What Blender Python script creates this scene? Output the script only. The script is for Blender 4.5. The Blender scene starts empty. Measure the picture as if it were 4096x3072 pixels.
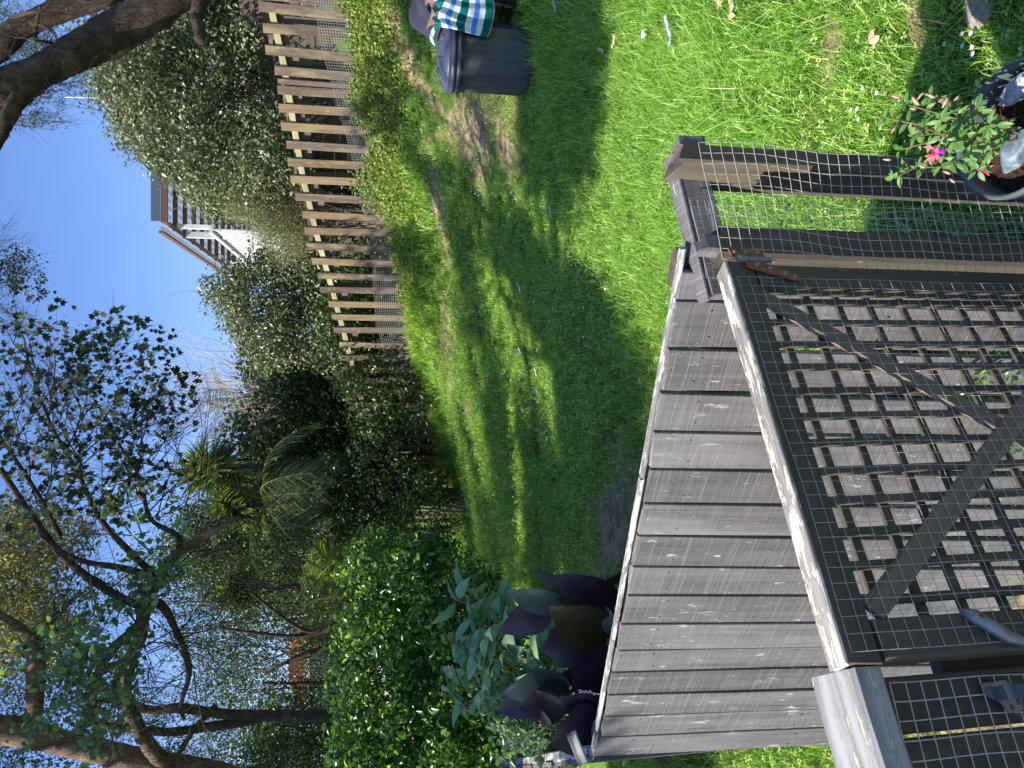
import bpy, math, random
import numpy as np
from mathutils import Vector, Matrix
from math import radians as rad, sin, cos, pi

S = bpy.context.scene
COL = S.collection
rng = np.random.default_rng(7)
random.seed(7)

# ------------------------------------------------------------------ camera, sky, sun, exposure
EYE = Vector((0, 0, 2.0)); PITCH = rad(10); FPX = 700.0
cd = bpy.data.cameras.new('camera'); cam = bpy.data.objects.new('camera', cd); COL.objects.link(cam)
cd.sensor_width = 36; cd.lens = FPX / 1024 * 36; cd.clip_start = 0.02; cd.clip_end = 2000
fw = Vector((0, cos(PITCH), -sin(PITCH))); up = Vector((0, sin(PITCH), cos(PITCH))); rt = Vector((1, 0, 0))
# the phone was held upright but the picture is stored on its side: camera x = world down, camera y = world right
M = Matrix(((-up.x, rt.x, -fw.x), (-up.y, rt.y, -fw.y), (-up.z, rt.z, -fw.z))).to_4x4()
cam.matrix_world = Matrix.Translation(EYE) @ M
S.camera = cam

SUN_EL = rad(45); sh = Vector((-0.94, -0.34, 0)).normalized()
SUN = Vector((sh.x * cos(SUN_EL), sh.y * cos(SUN_EL), sin(SUN_EL)))
w = bpy.data.worlds.new('World'); S.world = w; w.use_nodes = True
nt = w.node_tree; nt.nodes.clear()
sky = nt.nodes.new('ShaderNodeTexSky'); sky.sky_type = 'NISHITA'; sky.sun_disc = False
sky.sun_elevation = SUN_EL; sky.sun_rotation = math.atan2(sh.x, sh.y)
sky.air_density = 1.0; sky.dust_density = 0.35; sky.ozone_density = 2.6
bg = nt.nodes.new('ShaderNodeBackground'); bg.inputs[1].default_value = 0.118
ow = nt.nodes.new('ShaderNodeOutputWorld')
hsv = nt.nodes.new('ShaderNodeHueSaturation'); hsv.inputs['Saturation'].default_value = 1.12; nt.links.new(sky.outputs[0], hsv.inputs['Color'])
tint = nt.nodes.new('ShaderNodeMix'); tint.data_type = 'RGBA'; tint.blend_type = 'MULTIPLY'; tint.inputs[0].default_value = 1; tint.inputs[7].default_value = (0.97, 0.92, 1.08, 1)
nt.links.new(hsv.outputs[0], tint.inputs[6]); nt.links.new(tint.outputs[2], bg.inputs[0]); nt.links.new(bg.outputs[0], ow.inputs[0])
sl = bpy.data.lights.new('sun', 'SUN'); sl.energy = 5.0; sl.angle = rad(0.53); sl.color = (1, 0.95, 0.86)
so = bpy.data.objects.new('sun', sl); COL.objects.link(so)
so.rotation_euler = SUN.to_track_quat('Z', 'Y').to_euler(); so.location = SUN * 30
S.view_settings.view_transform = 'Standard'; S.view_settings.look = 'None'
S.view_settings.exposure = 0.95; S.view_settings.gamma = 1; S.view_settings.use_curve_mapping = False
S.render.engine = 'CYCLES'
S.cycles.max_bounces = 6; S.cycles.diffuse_bounces = 3; S.cycles.transmission_bounces = 4; S.cycles.transparent_max_bounces = 4

# ------------------------------------------------------------------ helpers
def at(U, V, Y):
    """world point at forward distance Y seen at upright pixel (U right, V down)"""
    yd = (V - 512) / FPX; xr = (U - 384) / FPX
    F = cos(PITCH) - yd * sin(PITCH); D = yd * cos(PITCH) + sin(PITCH)
    t = Y / F
    return Vector((xr * t, Y, EYE.z - D * t))
def atz(U, V, z):
    yd = (V - 512) / FPX
    F = cos(PITCH) - yd * sin(PITCH); D = yd * cos(PITCH) + sin(PITCH)
    return at(U, V, (EYE.z - z) / D * F)

def tag(o, label=None, cat=None, group=None, kind=None):
    if label: o['label'] = label
    if cat: o['category'] = cat
    if group: o['group'] = group
    if kind: o['kind'] = kind
    return o
ROOT = {}
def thing(name, label, cat, loc=(0, 0, 0), group=None):
    o = bpy.data.objects.new(name, None); COL.objects.link(o); o.location = loc
    o.empty_display_size = 0.1
    ROOT[o.name] = Vector(loc)
    return tag(o, label, cat, group)
def wloc(p):
    v = Vector((0, 0, 0))
    while p is not None: v += ROOT.get(p.name, Vector((0, 0, 0))); p = p.parent
    return v
def link(name, me, mat, parent=None, Mw=None, smooth=False):
    me.name = name
    if mat is not None and not me.materials: me.materials.append(mat)
    o = bpy.data.objects.new(name, me); COL.objects.link(o)
    Mw = Mw or Matrix.Identity(4)
    if parent is not None:
        o.parent = parent
        Pm = Matrix.Identity(4); q = parent; chain = []
        while q is not None: chain.append(q); q = q.parent
        for q in reversed(chain): Pm = Pm @ q.matrix_basis
        o.matrix_basis = Pm.inverted() @ Mw
    else:
        o.matrix_basis = Mw
    if smooth: me.polygons.foreach_set('use_smooth', [True] * len(me.polygons))
    return o
def npmesh(verts, faces, k=4, tone=None):
    """fast mesh of n-gons with k corners each"""
    verts = np.asarray(verts, dtype=np.float32); faces = np.asarray(faces, dtype=np.int32).reshape(-1, k)
    me = bpy.data.meshes.new('m')
    me.vertices.add(len(verts)); me.vertices.foreach_set('co', verts.ravel())
    me.loops.add(faces.size); me.loops.foreach_set('vertex_index', faces.ravel())
    me.polygons.add(len(faces)); me.polygons.foreach_set('loop_start', np.arange(0, faces.size, k, dtype=np.int32))
    me.polygons.foreach_set('loop_total', np.full(len(faces), k, dtype=np.int32))
    if tone is not None:
        a = me.attributes.new('tone', 'FLOAT', 'POINT'); a.data.foreach_set('value', np.asarray(tone, dtype=np.float32))
    me.update(calc_edges=True); me.validate()
    return me
class MB:
    def __init__(s): s.v = []; s.f = []; s.t = []
    def add(s, vs, fs, tone=0.5):
        b = len(s.v); s.v += [tuple(v) for v in vs]; s.f += [tuple(i + b for i in f) for f in fs]; s.t += [tone] * len(vs)
    def box(s, c, sx, sy, sz, R=None):
        vs = []
        for x in (-.5, .5):
            for y in (-.5, .5):
                for z in (-.5, .5):
                    p = Vector((x * sx, y * sy, z * sz))
                    if R: p = R @ p
                    vs.append(Vector(c) + p)
        s.add(vs, [(0, 1, 3, 2), (4, 6, 7, 5), (0, 4, 5, 1), (2, 3, 7, 6), (0, 2, 6, 4), (1, 5, 7, 3)])
    def tube(s, pts, radii, n=8, tone=0.5, caps=True, rough=0.0):
        pts = [Vector(p) for p in pts]
        if not hasattr(radii, '__len__'): radii = [radii] * len(pts)
        b = len(s.v); prev = None
        for i, p in enumerate(pts):
            d = (pts[min(i + 1, len(pts) - 1)] - pts[max(i - 1, 0)])
            d = d.normalized() if d.length > 1e-9 else Vector((0, 0, 1))
            if prev is None:
                a = d.orthogonal().normalized()
            else:
                a = prev - d * prev.dot(d); a = a.normalized() if a.length > 1e-6 else d.orthogonal().normalized()
            prev = a; c = d.cross(a)
            for k in range(n):
                th = 2 * pi * k / n; r = radii[i] * (1 + (random.uniform(-rough, rough) if rough else 0))
                s.v.append(tuple(p + (a * cos(th) + c * sin(th)) * r)); s.t.append(tone)
        for i in range(len(pts) - 1):
            for k in range(n):
                k2 = (k + 1) % n
                s.f.append((b + i * n + k, b + i * n + k2, b + (i + 1) * n + k2, b + (i + 1) * n + k))
        if caps and n > 2:
            s.f.append(tuple(b + k for k in reversed(range(n))))
            e = b + (len(pts) - 1) * n; s.f.append(tuple(e + k for k in range(n)))
    def lathe(s, prof, c, n=32, mod=None, tone=0.5):
        b = len(s.v)
        for (r, z, *_r) in prof:
            for k in range(n):
                th = 2 * pi * k / n; rr = r * (mod(th, z) if mod else 1)
                s.v.append((c[0] + rr * cos(th), c[1] + rr * sin(th), c[2] + z)); s.t.append(tone)
        for i in range(len(prof) - 1):
            for k in range(n):
                k2 = (k + 1) % n
                s.f.append((b + i * n + k, b + i * n + k2, b + (i + 1) * n + k2, b + (i + 1) * n + k))
        s.f.append(tuple(b + k for k in reversed(range(n))))
        e = b + (len(prof) - 1) * n; s.f.append(tuple(e + k for k in range(n)))
    def build(s, name, mat, parent=None, smooth=False, rel=None, kind=None, label=None, Mw=None):
        me = bpy.data.meshes.new(name)
        me.from_pydata(s.v, [], s.f)
        a = me.attributes.new('tone', 'FLOAT', 'POINT'); a.data.foreach_set('value', s.t)
        me.update()
        o = link(name, me, mat, parent, Mw, smooth)
        if kind: o['kind'] = kind
        if label: o['label'] = label
        return o

def plank(name, p0, p1, width, thick, nrm, mat, parent=None, seed=None, jag=0.0, segs=2, bow=0.0, label=None, ch=None, w1=None, cut=None):
    """board from p0 to p1; local z runs along the grain, y is the face normal"""
    p0 = Vector(p0); p1 = Vector(p1); z = (p1 - p0); L = z.length; z.normalize()
    n = Vector(nrm); n = (n - z * n.dot(z)).normalized(); x = n.cross(z)
    R = random.Random(seed if seed is not None else random.random())
    c = ch if ch is not None else min(width, thick) * 0.12
    vs = []; fs = []
    for i in range(segs + 1):
        f = i / segs; zz = f * L; ww = width * (1 - f) + (w1 if w1 else width) * f
        hw, ht = ww / 2, thick / 2
        ox = R.uniform(-1, 1) * width * 0.012; oy = bow * sin(pi * f) + R.uniform(-1, 1) * thick * 0.02
        for (a, b2) in ((-hw + c, -ht), (hw - c, -ht), (hw, -ht + c), (hw, ht - c), (hw - c, ht), (-hw + c, ht), (-hw, ht - c), (-hw, -ht + c)):
            dz = 0
            if jag and i in (0, segs): dz = R.uniform(-jag, jag)
            if cut and i == segs: dz += cut * a / hw
            vs.append((a + ox, b2 + oy, zz + dz))
    for i in range(segs):
        for k in range(8):
            k2 = (k + 1) % 8
            fs.append((i * 8 + k, i * 8 + k2, (i + 1) * 8 + k2, (i + 1) * 8 + k))
    fs.append(tuple(reversed(range(8)))); fs.append(tuple(segs * 8 + k for k in range(8)))
    me = bpy.data.meshes.new(name); me.from_pydata(vs, [], fs); me.update()
    Mw = Matrix(((x.x, n.x, z.x, p0.x), (x.y, n.y, z.y, p0.y), (x.z, n.z, z.z, p0.z), (0, 0, 0, 1)))
    o = link(name, me, mat, parent, Mw)
    if label: o['label'] = label
    return o

# ------------------------------------------------------------------ materials
def newmat(name):
    m = bpy.data.materials.new(name); m.use_nodes = True; t = m.node_tree; t.nodes.clear()
    out = t.nodes.new('ShaderNodeOutputMaterial'); return m, t, out
def N(t, typ, **kw):
    n = t.nodes.new(typ)
    for k, v in kw.items():
        if k == 'inp':
            for a, b in v.items(): n.inputs[a].default_value = b
        else: setattr(n, k, v)
    return n
def ramp(t, fac, stops):
    r = t.nodes.new('ShaderNodeValToRGB'); e = r.color_ramp.elements
    while len(e) < len(stops): e.new(0.5)
    for el, (p, c) in zip(e, stops): el.position = p; el.color = (*c, 1) if len(c) == 3 else c
    t.links.new(fac, r.inputs[0]); return r.outputs[0]
def mix(t, fac, a, b, mode='MIX'):
    m = t.nodes.new('ShaderNodeMix'); m.data_type = 'RGBA'; m.blend_type = mode
    for s, v in ((0, fac), (6, a), (7, b)):
        if hasattr(v, 'links') or hasattr(v, 'is_linked'): t.links.new(v, m.inputs[s])
        elif s == 0: m.inputs[0].default_value = v
        else: m.inputs[s].default_value = (*v, 1) if len(v) == 3 else v
    return m.outputs[2]
def noise(t, vec, scale, detail=4, rough=0.55, dist=0.0):
    n = N(t, 'ShaderNodeTexNoise', inp={'Scale': scale, 'Detail': detail, 'Roughness': rough, 'Distortion': dist})
    if vec is not None: t.links.new(vec, n.inputs['Vector'])
    return n.outputs['Fac']
def mapping(t, src, scale=(1, 1, 1), loc=(0, 0, 0)):
    m = N(t, 'ShaderNodeMapping'); m.inputs['Scale'].default_value = scale; m.inputs['Location'].default_value = loc
    t.links.new(src, m.inputs['Vector']); return m.outputs[0]
def objvec(t, rnd=True):
    tc = N(t, 'ShaderNodeTexCoord'); v = tc.outputs['Object']
    if rnd:
        oi = N(t, 'ShaderNodeObjectInfo'); a = N(t, 'ShaderNodeVectorMath', operation='SCALE'); 
        a.inputs[0].default_value = (13.1, 7.7, 19.3); t.links.new(oi.outputs['Random'], a.inputs['Scale'])
        b = N(t, 'ShaderNodeVectorMath', operation='ADD'); t.links.new(v, b.inputs[0]); t.links.new(a.outputs[0], b.inputs[1]); v = b.outputs[0]
    return v
def bump(t, h, strength=0.3, dist=0.002):
    b = N(t, 'ShaderNodeBump', inp={'Strength': strength, 'Distance': dist}); t.links.new(h, b.inputs['Height']); return b.outputs[0]
def math_(t, op, a, b=0.0, clamp=False):
    m = N(t, 'ShaderNodeMath', operation=op); m.use_clamp = clamp
    for i, v in enumerate((a, b)):
        if hasattr(v, 'is_linked'): t.links.new(v, m.inputs[i])
        else: m.inputs[i].default_value = v
    return m.outputs[0]

def wood(name, base, dark, light=None, wear=0.0, wearcol=(0.5, 0.48, 0.42), grain=1.0, rough=0.75, moss=None, saw=0.0, crack=0.5, bumps=0.5, spec=0.3):
    """painted / weathered timber: grain along local z, cracks, saw marks across, worn flakes, moss"""
    m, t, out = newmat(name); v = objvec(t)
    g1 = noise(t, mapping(t, v, (60 * grain, 60 * grain, 2.2)), 1.0, 5, 0.6, 0.4)
    g2 = noise(t, mapping(t, v, (14, 14, 0.8)), 1.0, 3, 0.5, 1.2)
    col = ramp(t, g1, [(0.25, dark), (0.7, base)])
    col = mix(t, ramp(t, g2, [(0.35, (0, 0, 0)), (0.75, (1, 1, 1))]), col, light or tuple(c * 1.5 for c in base))
    oi = N(t, 'ShaderNodeObjectInfo')
    bri = math_(t, 'MULTIPLY_ADD', oi.outputs['Random'], 0.4); t.nodes[-1].inputs[2].default_value = 0.8
    hs = N(t, 'ShaderNodeHueSaturation'); t.links.new(bri, hs.inputs['Value']); t.links.new(col, hs.inputs['Color']); col = hs.outputs[0]
    ck = noise(t, mapping(t, v, (38, 38, 1.1)), 1.0, 6, 0.75, 0.8)
    ckm = ramp(t, ck, [(0.30, (1, 1, 1)), (0.345, (0, 0, 0))])
    col = mix(t, math_(t, 'MULTIPLY', ckm, crack), col, tuple(c * 0.25 for c in dark))
    h = math_(t, 'MULTIPLY', g1, 0.5)
    h = math_(t, 'SUBTRACT', h, math_(t, 'MULTIPLY', ckm, crack * 0.8))
    if saw:
        big = noise(t, mapping(t, v, (7, 7, 3)), 1.0, 4, 0.6); col = mix(t, ramp(t, big, [(0.3, (.55, .55, .55)), (0.65, (0, 0, 0))]), col, dark)
        sw = noise(t, mapping(t, v, (3, 3, 210)), 1.0, 4, 0.75, 0.0)
        h = math_(t, 'ADD', h, math_(t, 'MULTIPLY', sw, saw))
        col = mix(t, math_(t, 'MULTIPLY', ramp(t, sw, [(0.5, (0, 0, 0)), (0.7, (1, 1, 1))]), saw * 0.5), col, tuple(min(1, c * 2.4) for c in base))
    if wear:
        wn = noise(t, mapping(t, v, (45, 45, 9)), 1.0, 8, 0.75, 0.3)
        wm = ramp(t, wn, [(0.62 - wear * 0.35, (0, 0, 0)), (0.66 - wear * 0.35, (1, 1, 1))])
        col = mix(t, wm, col, wearcol); h = math_(t, 'SUBTRACT', h, math_(t, 'MULTIPLY', wm, 0.3))
    if moss:
        mn = noise(t, mapping(t, v, (5, 5, 1.4)), 1.0, 6, 0.7)
        mm = ramp(t, mn, [(0.5, (0, 0, 0)), (0.62, (1, 1, 1))])
        col = mix(t, mm, col, moss)
    p = N(t, 'ShaderNodeBsdfPrincipled', inp={'Roughness': rough, 'Specular IOR Level': spec})
    t.links.new(col, p.inputs['Base Color']); t.links.new(bump(t, h, bumps, 0.0025), p.inputs['Normal'])
    t.links.new(p.outputs[0], out.inputs[0]); return m

def simple(name, col, rough=0.6, metal=0.0, var=0.15, scale=20, bmp=0.1, spec=0.5, col2=None, thr=(0.45, 0.6), rnd=True):
    m, t, out = newmat(name); v = objvec(t, rnd); n = noise(t, v, scale, 6, 0.65)
    c = ramp(t, n, [(0.3, tuple(x * (1 - var) for x in col)), (0.7, tuple(min(1, x * (1 + var)) for x in col))])
    if col2:
        n2 = noise(t, v, scale * 0.4, 8, 0.7); c = mix(t, ramp(t, n2, [(thr[0], (0, 0, 0)), (thr[1], (1, 1, 1))]), c, col2)
    p = N(t, 'ShaderNodeBsdfPrincipled', inp={'Roughness': rough, 'Metallic': metal, 'Specular IOR Level': spec})
    t.links.new(c, p.inputs['Base Color'])
    if bmp: t.links.new(bump(t, n, bmp, 0.003), p.inputs['Normal'])
    t.links.new(p.outputs[0], out.inputs[0]); return m

def leafmat(name, a, b, c=None, transl=0.35, rough=0.45, spec=0.35, veins=False):
    """leaf colour runs a..b(..c) by the leaf's own random tone; light passes through"""
    m, t, out = newmat(name)
    at_ = N(t, 'ShaderNodeAttribute', attribute_name='tone'); f = at_.outputs['Fac']
    col = ramp(t, f, [(0.0, a), (0.7, b), (1.0, c or b)])
    if veins:
        v = objvec(t); n = noise(t, v, 60, 4, 0.6); col = mix(t, 0.25, col, ramp(t, n, [(0.3, tuple(x * .6 for x in a)), (0.7, tuple(min(1, x * 1.4) for x in b))]))
    p = N(t, 'ShaderNodeBsdfPrincipled', inp={'Roughness': rough, 'Specular IOR Level': spec}); t.links.new(col, p.inputs['Base Color'])
    tr = N(t, 'ShaderNodeBsdfTranslucent'); hs = N(t, 'ShaderNodeHueSaturation', inp={'Saturation': 1.1, 'Value': 1.7}); t.links.new(col, hs.inputs['Color']); 
    warm = mix(t, 0.6, hs.outputs[0], (1.0, 1.0, 0.3), 'MULTIPLY'); t.links.new(warm, tr.inputs[0])
    mx = N(t, 'ShaderNodeMixShader', inp={0: transl}); t.links.new(p.outputs[0], mx.inputs[1]); t.links.new(tr.outputs[0], mx.inputs[2])
    t.links.new(mx.outputs[0], out.inputs[0]); return m

MT = {}
MT['board'] = wood('black_stained_boards', (0.155, 0.142, 0.142), (0.064, 0.059, 0.059), (0.2, 0.186, 0.186), saw=0.8, wear=0.05, wearcol=(0.4, 0.38, 0.36), crack=0.85, bumps=0.55, rough=0.7)
MT['boardtop'] = wood('weathered_board_tops', (0.16, 0.15, 0.14), (0.035, 0.033, 0.03), (0.28, 0.265, 0.25), wear=0.42, wearcol=(0.46, 0.44, 0.4), grain=1.0, crack=1.0, bumps=1.0, rough=0.9)
MT['rail'] = wood('worn_handrail', (0.36, 0.35, 0.345), (0.12, 0.115, 0.11), (0.46, 0.45, 0.445), wear=0.24, wearcol=(0.55, 0.47, 0.33), crack=1.0, bumps=1.0, rough=0.85)
MT['gate'] = wood('dark_gate_timber', (0.082, 0.066, 0.048), (0.04, 0.032, 0.024), (0.112, 0.092, 0.066), wear=0.02, wearcol=(0.26, 0.22, 0.14), crack=0.7, moss=(0.082, 0.071, 0.044), bumps=0.5)
MT['brace'] = wood('brown_brace_timber', (0.16, 0.118, 0.078), (0.08, 0.06, 0.04), (0.21, 0.16, 0.11), crack=0.6, bumps=0.5)
MT['cap'] = wood('worn_gate_top', (0.30, 0.27, 0.24), (0.06, 0.055, 0.05), (0.4, 0.37, 0.33), wear=0.42, wearcol=(0.6, 0.55, 0.46), crack=1.0, bumps=1.0, rough=0.9)
MT['paling'] = wood('brown_fence_palings', (0.12, 0.085, 0.066), (0.052, 0.038, 0.031), (0.17, 0.13, 0.10), wear=0.1, wearcol=(0.26, 0.21, 0.16), crack=0.6, moss=(0.22, 0.18, 0.10), rough=0.85)
MT['paling_o'] = wood('lichened_fence_palings', (0.165, 0.112, 0.075), (0.08, 0.054, 0.04), (0.21, 0.16, 0.11), wear=0.16, wearcol=(0.34, 0.19, 0.04), crack=0.6, moss=(0.22, 0.18, 0.08), rough=0.9)
MT['railpale'] = wood('pale_fence_rail', (0.36, 0.31, 0.18), (0.2, 0.17, 0.1), (0.4, 0.36, 0.22), moss=(0.32, 0.3, 0.13), rough=0.9)
MT['steel'] = simple('zinc_plated_steel', (0.22, 0.23, 0.25), 0.5, 0.6, 0.2, 40)
MT['wire'] = simple('galvanised_wire', (0.42, 0.41, 0.38), 0.55, 0.0, 0.2, 60, bmp=0)
MT['rust'] = simple('rusty_hinge', (0.2, 0.075, 0.03), 0.85, 0.1, 0.5, 90, 0.5, col2=(0.5, 0.46, 0.3), thr=(0.6, 0.66))
MT['bin'] = simple('dark_grey_bin_plastic', (0.045, 0.052, 0.06), 0.42, 0, 0.1, 8, 0.02, spec=0.5)
MT['binlid'] = simple('dull_blue_black_lid_plastic', (0.055, 0.06, 0.1), 0.4, 0, 0.1, 8, 0.02, spec=0.5)
MT['pot'] = simple('dark_plastic_pot', (0.07, 0.095, 0.09), 0.45, 0, 0.15, 30, 0.05)
MT['soil'] = simple('potting_soil', (0.045, 0.028, 0.018), 0.95, 0, 0.7, 120, 1.0, spec=0.1, col2=(0.16, 0.11, 0.07), thr=(0.62, 0.68))
# ------------------------------------------------------------------ ground
_a, _b = at(445, 671, 1.617), at(23, 596, 2.507); _d = Vector((_a.x - _b.x, _a.y - _b.y, 0)).normalized(); FENCE_LINE = (_a.x, _a.y, _d.y if _d.x < 0 else _d.y, -_d.x)
CTRL = [(700,1010,1.75),(720,900,2.1),(600,900,2.15),(405,1060,1.60),(250,1085,1.85),(165,1060,2.05),(92,958,2.36),(580,720,3.2),(740,720,3.1),(600,600,4.55),(740,600,4.35),
 (560,560,5.3),(706,524,5.55),(768,440,7.0),(768,390,7.7),(768,366,8.05),(560,490,7.2),(560,425,9.1),(300,600,5.2),(300,525,7.8),(250,480,11),
 (230,460,13.5),(280,447,14),(400,427,11.7),(440,414,11),(130,520,9),(0,500,11),(384,560,6.2),(450,480,8.8),(380,680,3.9),(150,600,5.0),(20,760,3.3)]
cp = np.array([list(at(*c)) for c in CTRL])
extra = np.array([(-9, 3, -.1), (-9, 12, .1), (-3, 20, .6), (10, 20, 3.0), (12, 10, 3.0), (9, 4, 1.0), (0, 0, .05), (-5, 0, -.1), (6, 0, .3), (0, -6, 0), (3.2, 10.6, 2.2), (5.6, 9.0, 2.9)])
cp = np.vstack([cp, extra])
def _phi(a, b):
    d2 = ((a[:, None, :2] - b[None, :, :2]) ** 2).sum(-1); return np.sqrt(d2 + 1.0)
A = _phi(cp, cp) - np.eye(len(cp)) * 0.04
A = np.block([[A, np.ones((len(cp), 1))], [np.ones((1, len(cp))), np.zeros((1, 1))]])
_w = np.linalg.solve(A, np.append(cp[:, 2], 0))
def gz(x, y):
    x = np.atleast_1d(np.asarray(x, float)); y = np.atleast_1d(np.asarray(y, float))
    xc = np.clip(x, -10, 12); yc = np.clip(y, -6, 20)
    P = np.stack([xc, yc], -1)
    z = _phi(P, cp) @ _w[:-1] + _w[-1]
    far = np.clip((np.hypot(x - xc, y - yc)) / 30, 0, 1)
    z = z * (1 - far) + 0.2 * far
    z = z + 0.018 * np.sin(x * 2.1 + y * .7) * np.cos(y * 1.7) + 0.01 * np.sin(x * 5.3) * np.sin(y * 4.7)
    return z
def g1(x, y): return float(gz(x, y)[0])
def gat(U, V):
    yy = np.linspace(1.2, 25, 800); yd = (V - 512) / FPX
    F = cos(PITCH) - yd * sin(PITCH); D = yd * cos(PITCH) + sin(PITCH); t = yy / F
    x = (U - 384) / FPX * t; z = EYE.z - D * t; g = gz(x, yy)
    i = np.argmax(z < g) if (z < g).any() else 0
    i = max(i, 1)
    return Vector((x[i], yy[i], g[i]))

# bare / worn patches of earth (centre, radii, strength)
BARE = []
def bare(U, V, rx, ry, s, rot=0): p = gat(U, V); BARE.append((p.x, p.y, rx, ry, s, rot))
bare(640, 475, .36, .62, 1.0); bare(622, 505, .38, .36, .95); bare(600, 478, .5, .3, .5); bare(410, 448, 1.2, .25, .55, -.6); bare(240, 620, .5, .6, 1.0, .5); bare(205, 640, .5, .7, 1.0)
bare(190, 590, .3, .5, .6); bare(752, 925, .16, .05, 1.0); bare(700, 835, .16, .06, .8); bare(640, 800, .15, .15, .35); bare(740, 396, .8, .2, .6); bare(690, 415, .7, .16, .55, .4)
bare(340, 470, .9, .2, .5, -.5); bare(150, 640, .7, .8, .9); bare(120, 955, .5, .35, 1.0); bare(560, 440, .9, .2, .6, -.7); bare(470, 470, .5, .2, .4, -.7)
def bareness(x, y):
    s = np.zeros_like(x)
    for (cx, cy, rx, ry, st, ro) in BARE:
        dx = x - cx; dy = y - cy; a = dx * cos(ro) + dy * sin(ro); b = -dx * sin(ro) + dy * cos(ro)
        r = (a / rx) ** 2 + (b / ry) ** 2
        r = r * (1 + .5 * np.sin(x * 9 + 2 * np.sin(y * 7)) * np.cos(y * 8))
        s = np.maximum(s, st * np.exp(-r * .9))
    return s

xs = np.unique(np.concatenate([np.linspace(-150, -10, 15), np.linspace(-10, -4, 40), np.linspace(-4, 5.5, 230), np.linspace(5.5, 12, 40), np.linspace(12, 150, 15)]))
ys = np.unique(np.concatenate([np.linspace(-30, 1, 15), np.linspace(1, 8, 200), np.linspace(8, 16, 130), np.linspace(16, 30, 20), np.linspace(30, 400, 20)]))
X, Yg = np.meshgrid(xs, ys); Zg = gz(X.ravel(), Yg.ravel()) if False else np.concatenate([gz(X[i], Yg[i]) for i in range(len(ys))])
gv = np.stack([X.ravel(), Yg.ravel(), Zg], -1); nx = len(xs)
ii, jj = np.meshgrid(np.arange(len(ys) - 1), np.arange(nx - 1), indexing='ij'); a0 = (ii * nx + jj).ravel()
gf = np.stack([a0, a0 + 1, a0 + nx + 1, a0 + nx], -1)
me = npmesh(gv, gf, 4, bareness(X.ravel(), Yg.ravel()))
m, t, out = newmat('lawn_earth')
tc = N(t, 'ShaderNodeTexCoord'); v = tc.outputs['Object']; bt = N(t, 'ShaderNodeAttribute', attribute_name='tone').outputs['Fac']
n1 = noise(t, v, 1.3, 6, 0.6); n2 = noise(t, v, 45, 6, 0.7); n3 = noise(t, v, 8, 5, 0.6)
grass = ramp(t, n2, [(0.3, (0.03, 0.055, 0.012)), (0.7, (0.10, 0.17, 0.03))])
earth = ramp(t, n2, [(0.3, (0.16, 0.105, 0.06)), (0.5, (0.36, 0.26, 0.16)), (0.75, (0.52, 0.41, 0.27))])
earth = mix(t, ramp(t, n3, [(0.45, (0, 0, 0)), (0.6, (1, 1, 1))]), earth, (0.2, 0.14, 0.09))
f = math_(t, 'ADD', bt, math_(t, 'MULTIPLY', math_(t, 'SUBTRACT', n3, 0.5), 0.8))
fm = ramp(t, f, [(0.25, (0, 0, 0)), (0.45, (1, 1, 1))])
col = mix(t, fm, grass, earth)
p = N(t, 'ShaderNodeBsdfPrincipled', inp={'Roughness': 0.95, 'Specular IOR Level': 0.1}); t.links.new(col, p.inputs['Base Color'])
t.links.new(bump(t, n2, 0.8, 0.02), p.inputs['Normal']); t.links.new(p.outputs[0], out.inputs[0])
tag(link('lawn', me, m, smooth=True), kind='structure')

# ------------------------------------------------------------------ grass
def blades(nb, R, h, w, lean, seed, clover=0):
    r = np.random.default_rng(seed)
    V = []; F = []; T = []
    for i in range(nb):
        a = r.uniform(0, 2 * pi); d = R * math.sqrt(r.uniform()); bx, by = d * cos(a), d * sin(a)
        az = r.uniform(0, 2 * pi); hh = h * r.uniform(.55, 1.25); ln = lean * r.uniform(.2, 1.2) * hh; ww = w * r.uniform(.7, 1.3)
        px, py = -sin(az) * ww / 2, cos(az) * ww / 2; b = len(V); tn = r.uniform(0, 1)
        for k, (f, wd) in enumerate(((0, 1), (.4, .95), (.75, .7))):
            ox = cos(az) * ln * f ** 1.8; oy = sin(az) * ln * f ** 1.8; z = hh * (f - .25 * lean * f * f)
            V += [(bx + ox - px * wd, by + oy - py * wd, z), (bx + ox + px * wd, by + oy + py * wd, z)]; T += [tn, tn]
        V.append((bx + cos(az) * ln, by + sin(az) * ln, hh * (1 - .25 * lean) * r.uniform(.75, 1))); T.append(tn)
        F += [(b, b + 1, b + 3, b + 2), (b + 2, b + 3, b + 5, b + 4), (b + 4, b + 5, b + 6)]
    for i in range(clover):
        a = r.uniform(0, 2 * pi); d = R * math.sqrt(r.uniform()); cx, cy, cz = d * cos(a), d * sin(a), r.uniform(.015, .05)
        for k in range(3):
            th = a + k * 2 * pi / 3; b = len(V); l = .011
            V += [(cx, cy, cz), (cx + cos(th - .5) * l, cy + sin(th - .5) * l, cz + .002), (cx + cos(th) * l * 1.25, cy + sin(th) * l * 1.25, cz), (cx + cos(th + .5) * l, cy + sin(th + .5) * l, cz + .002)]
            T += [.9] * 4; F.append((b, b + 1, b + 2, b + 3))
    me = bpy.data.meshes.new('grass_clump'); me.from_pydata(V, [], F)
    a = me.attributes.new('tone', 'FLOAT', 'POINT'); a.data.foreach_set('value', T); me.update(); return me
MT['grass'] = leafmat('grass_blades', (0.10, 0.235, 0.027), (0.27, 0.50, 0.07), (0.66, 0.70, 0.30), transl=0.42, rough=0.35, spec=0.4)
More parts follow.
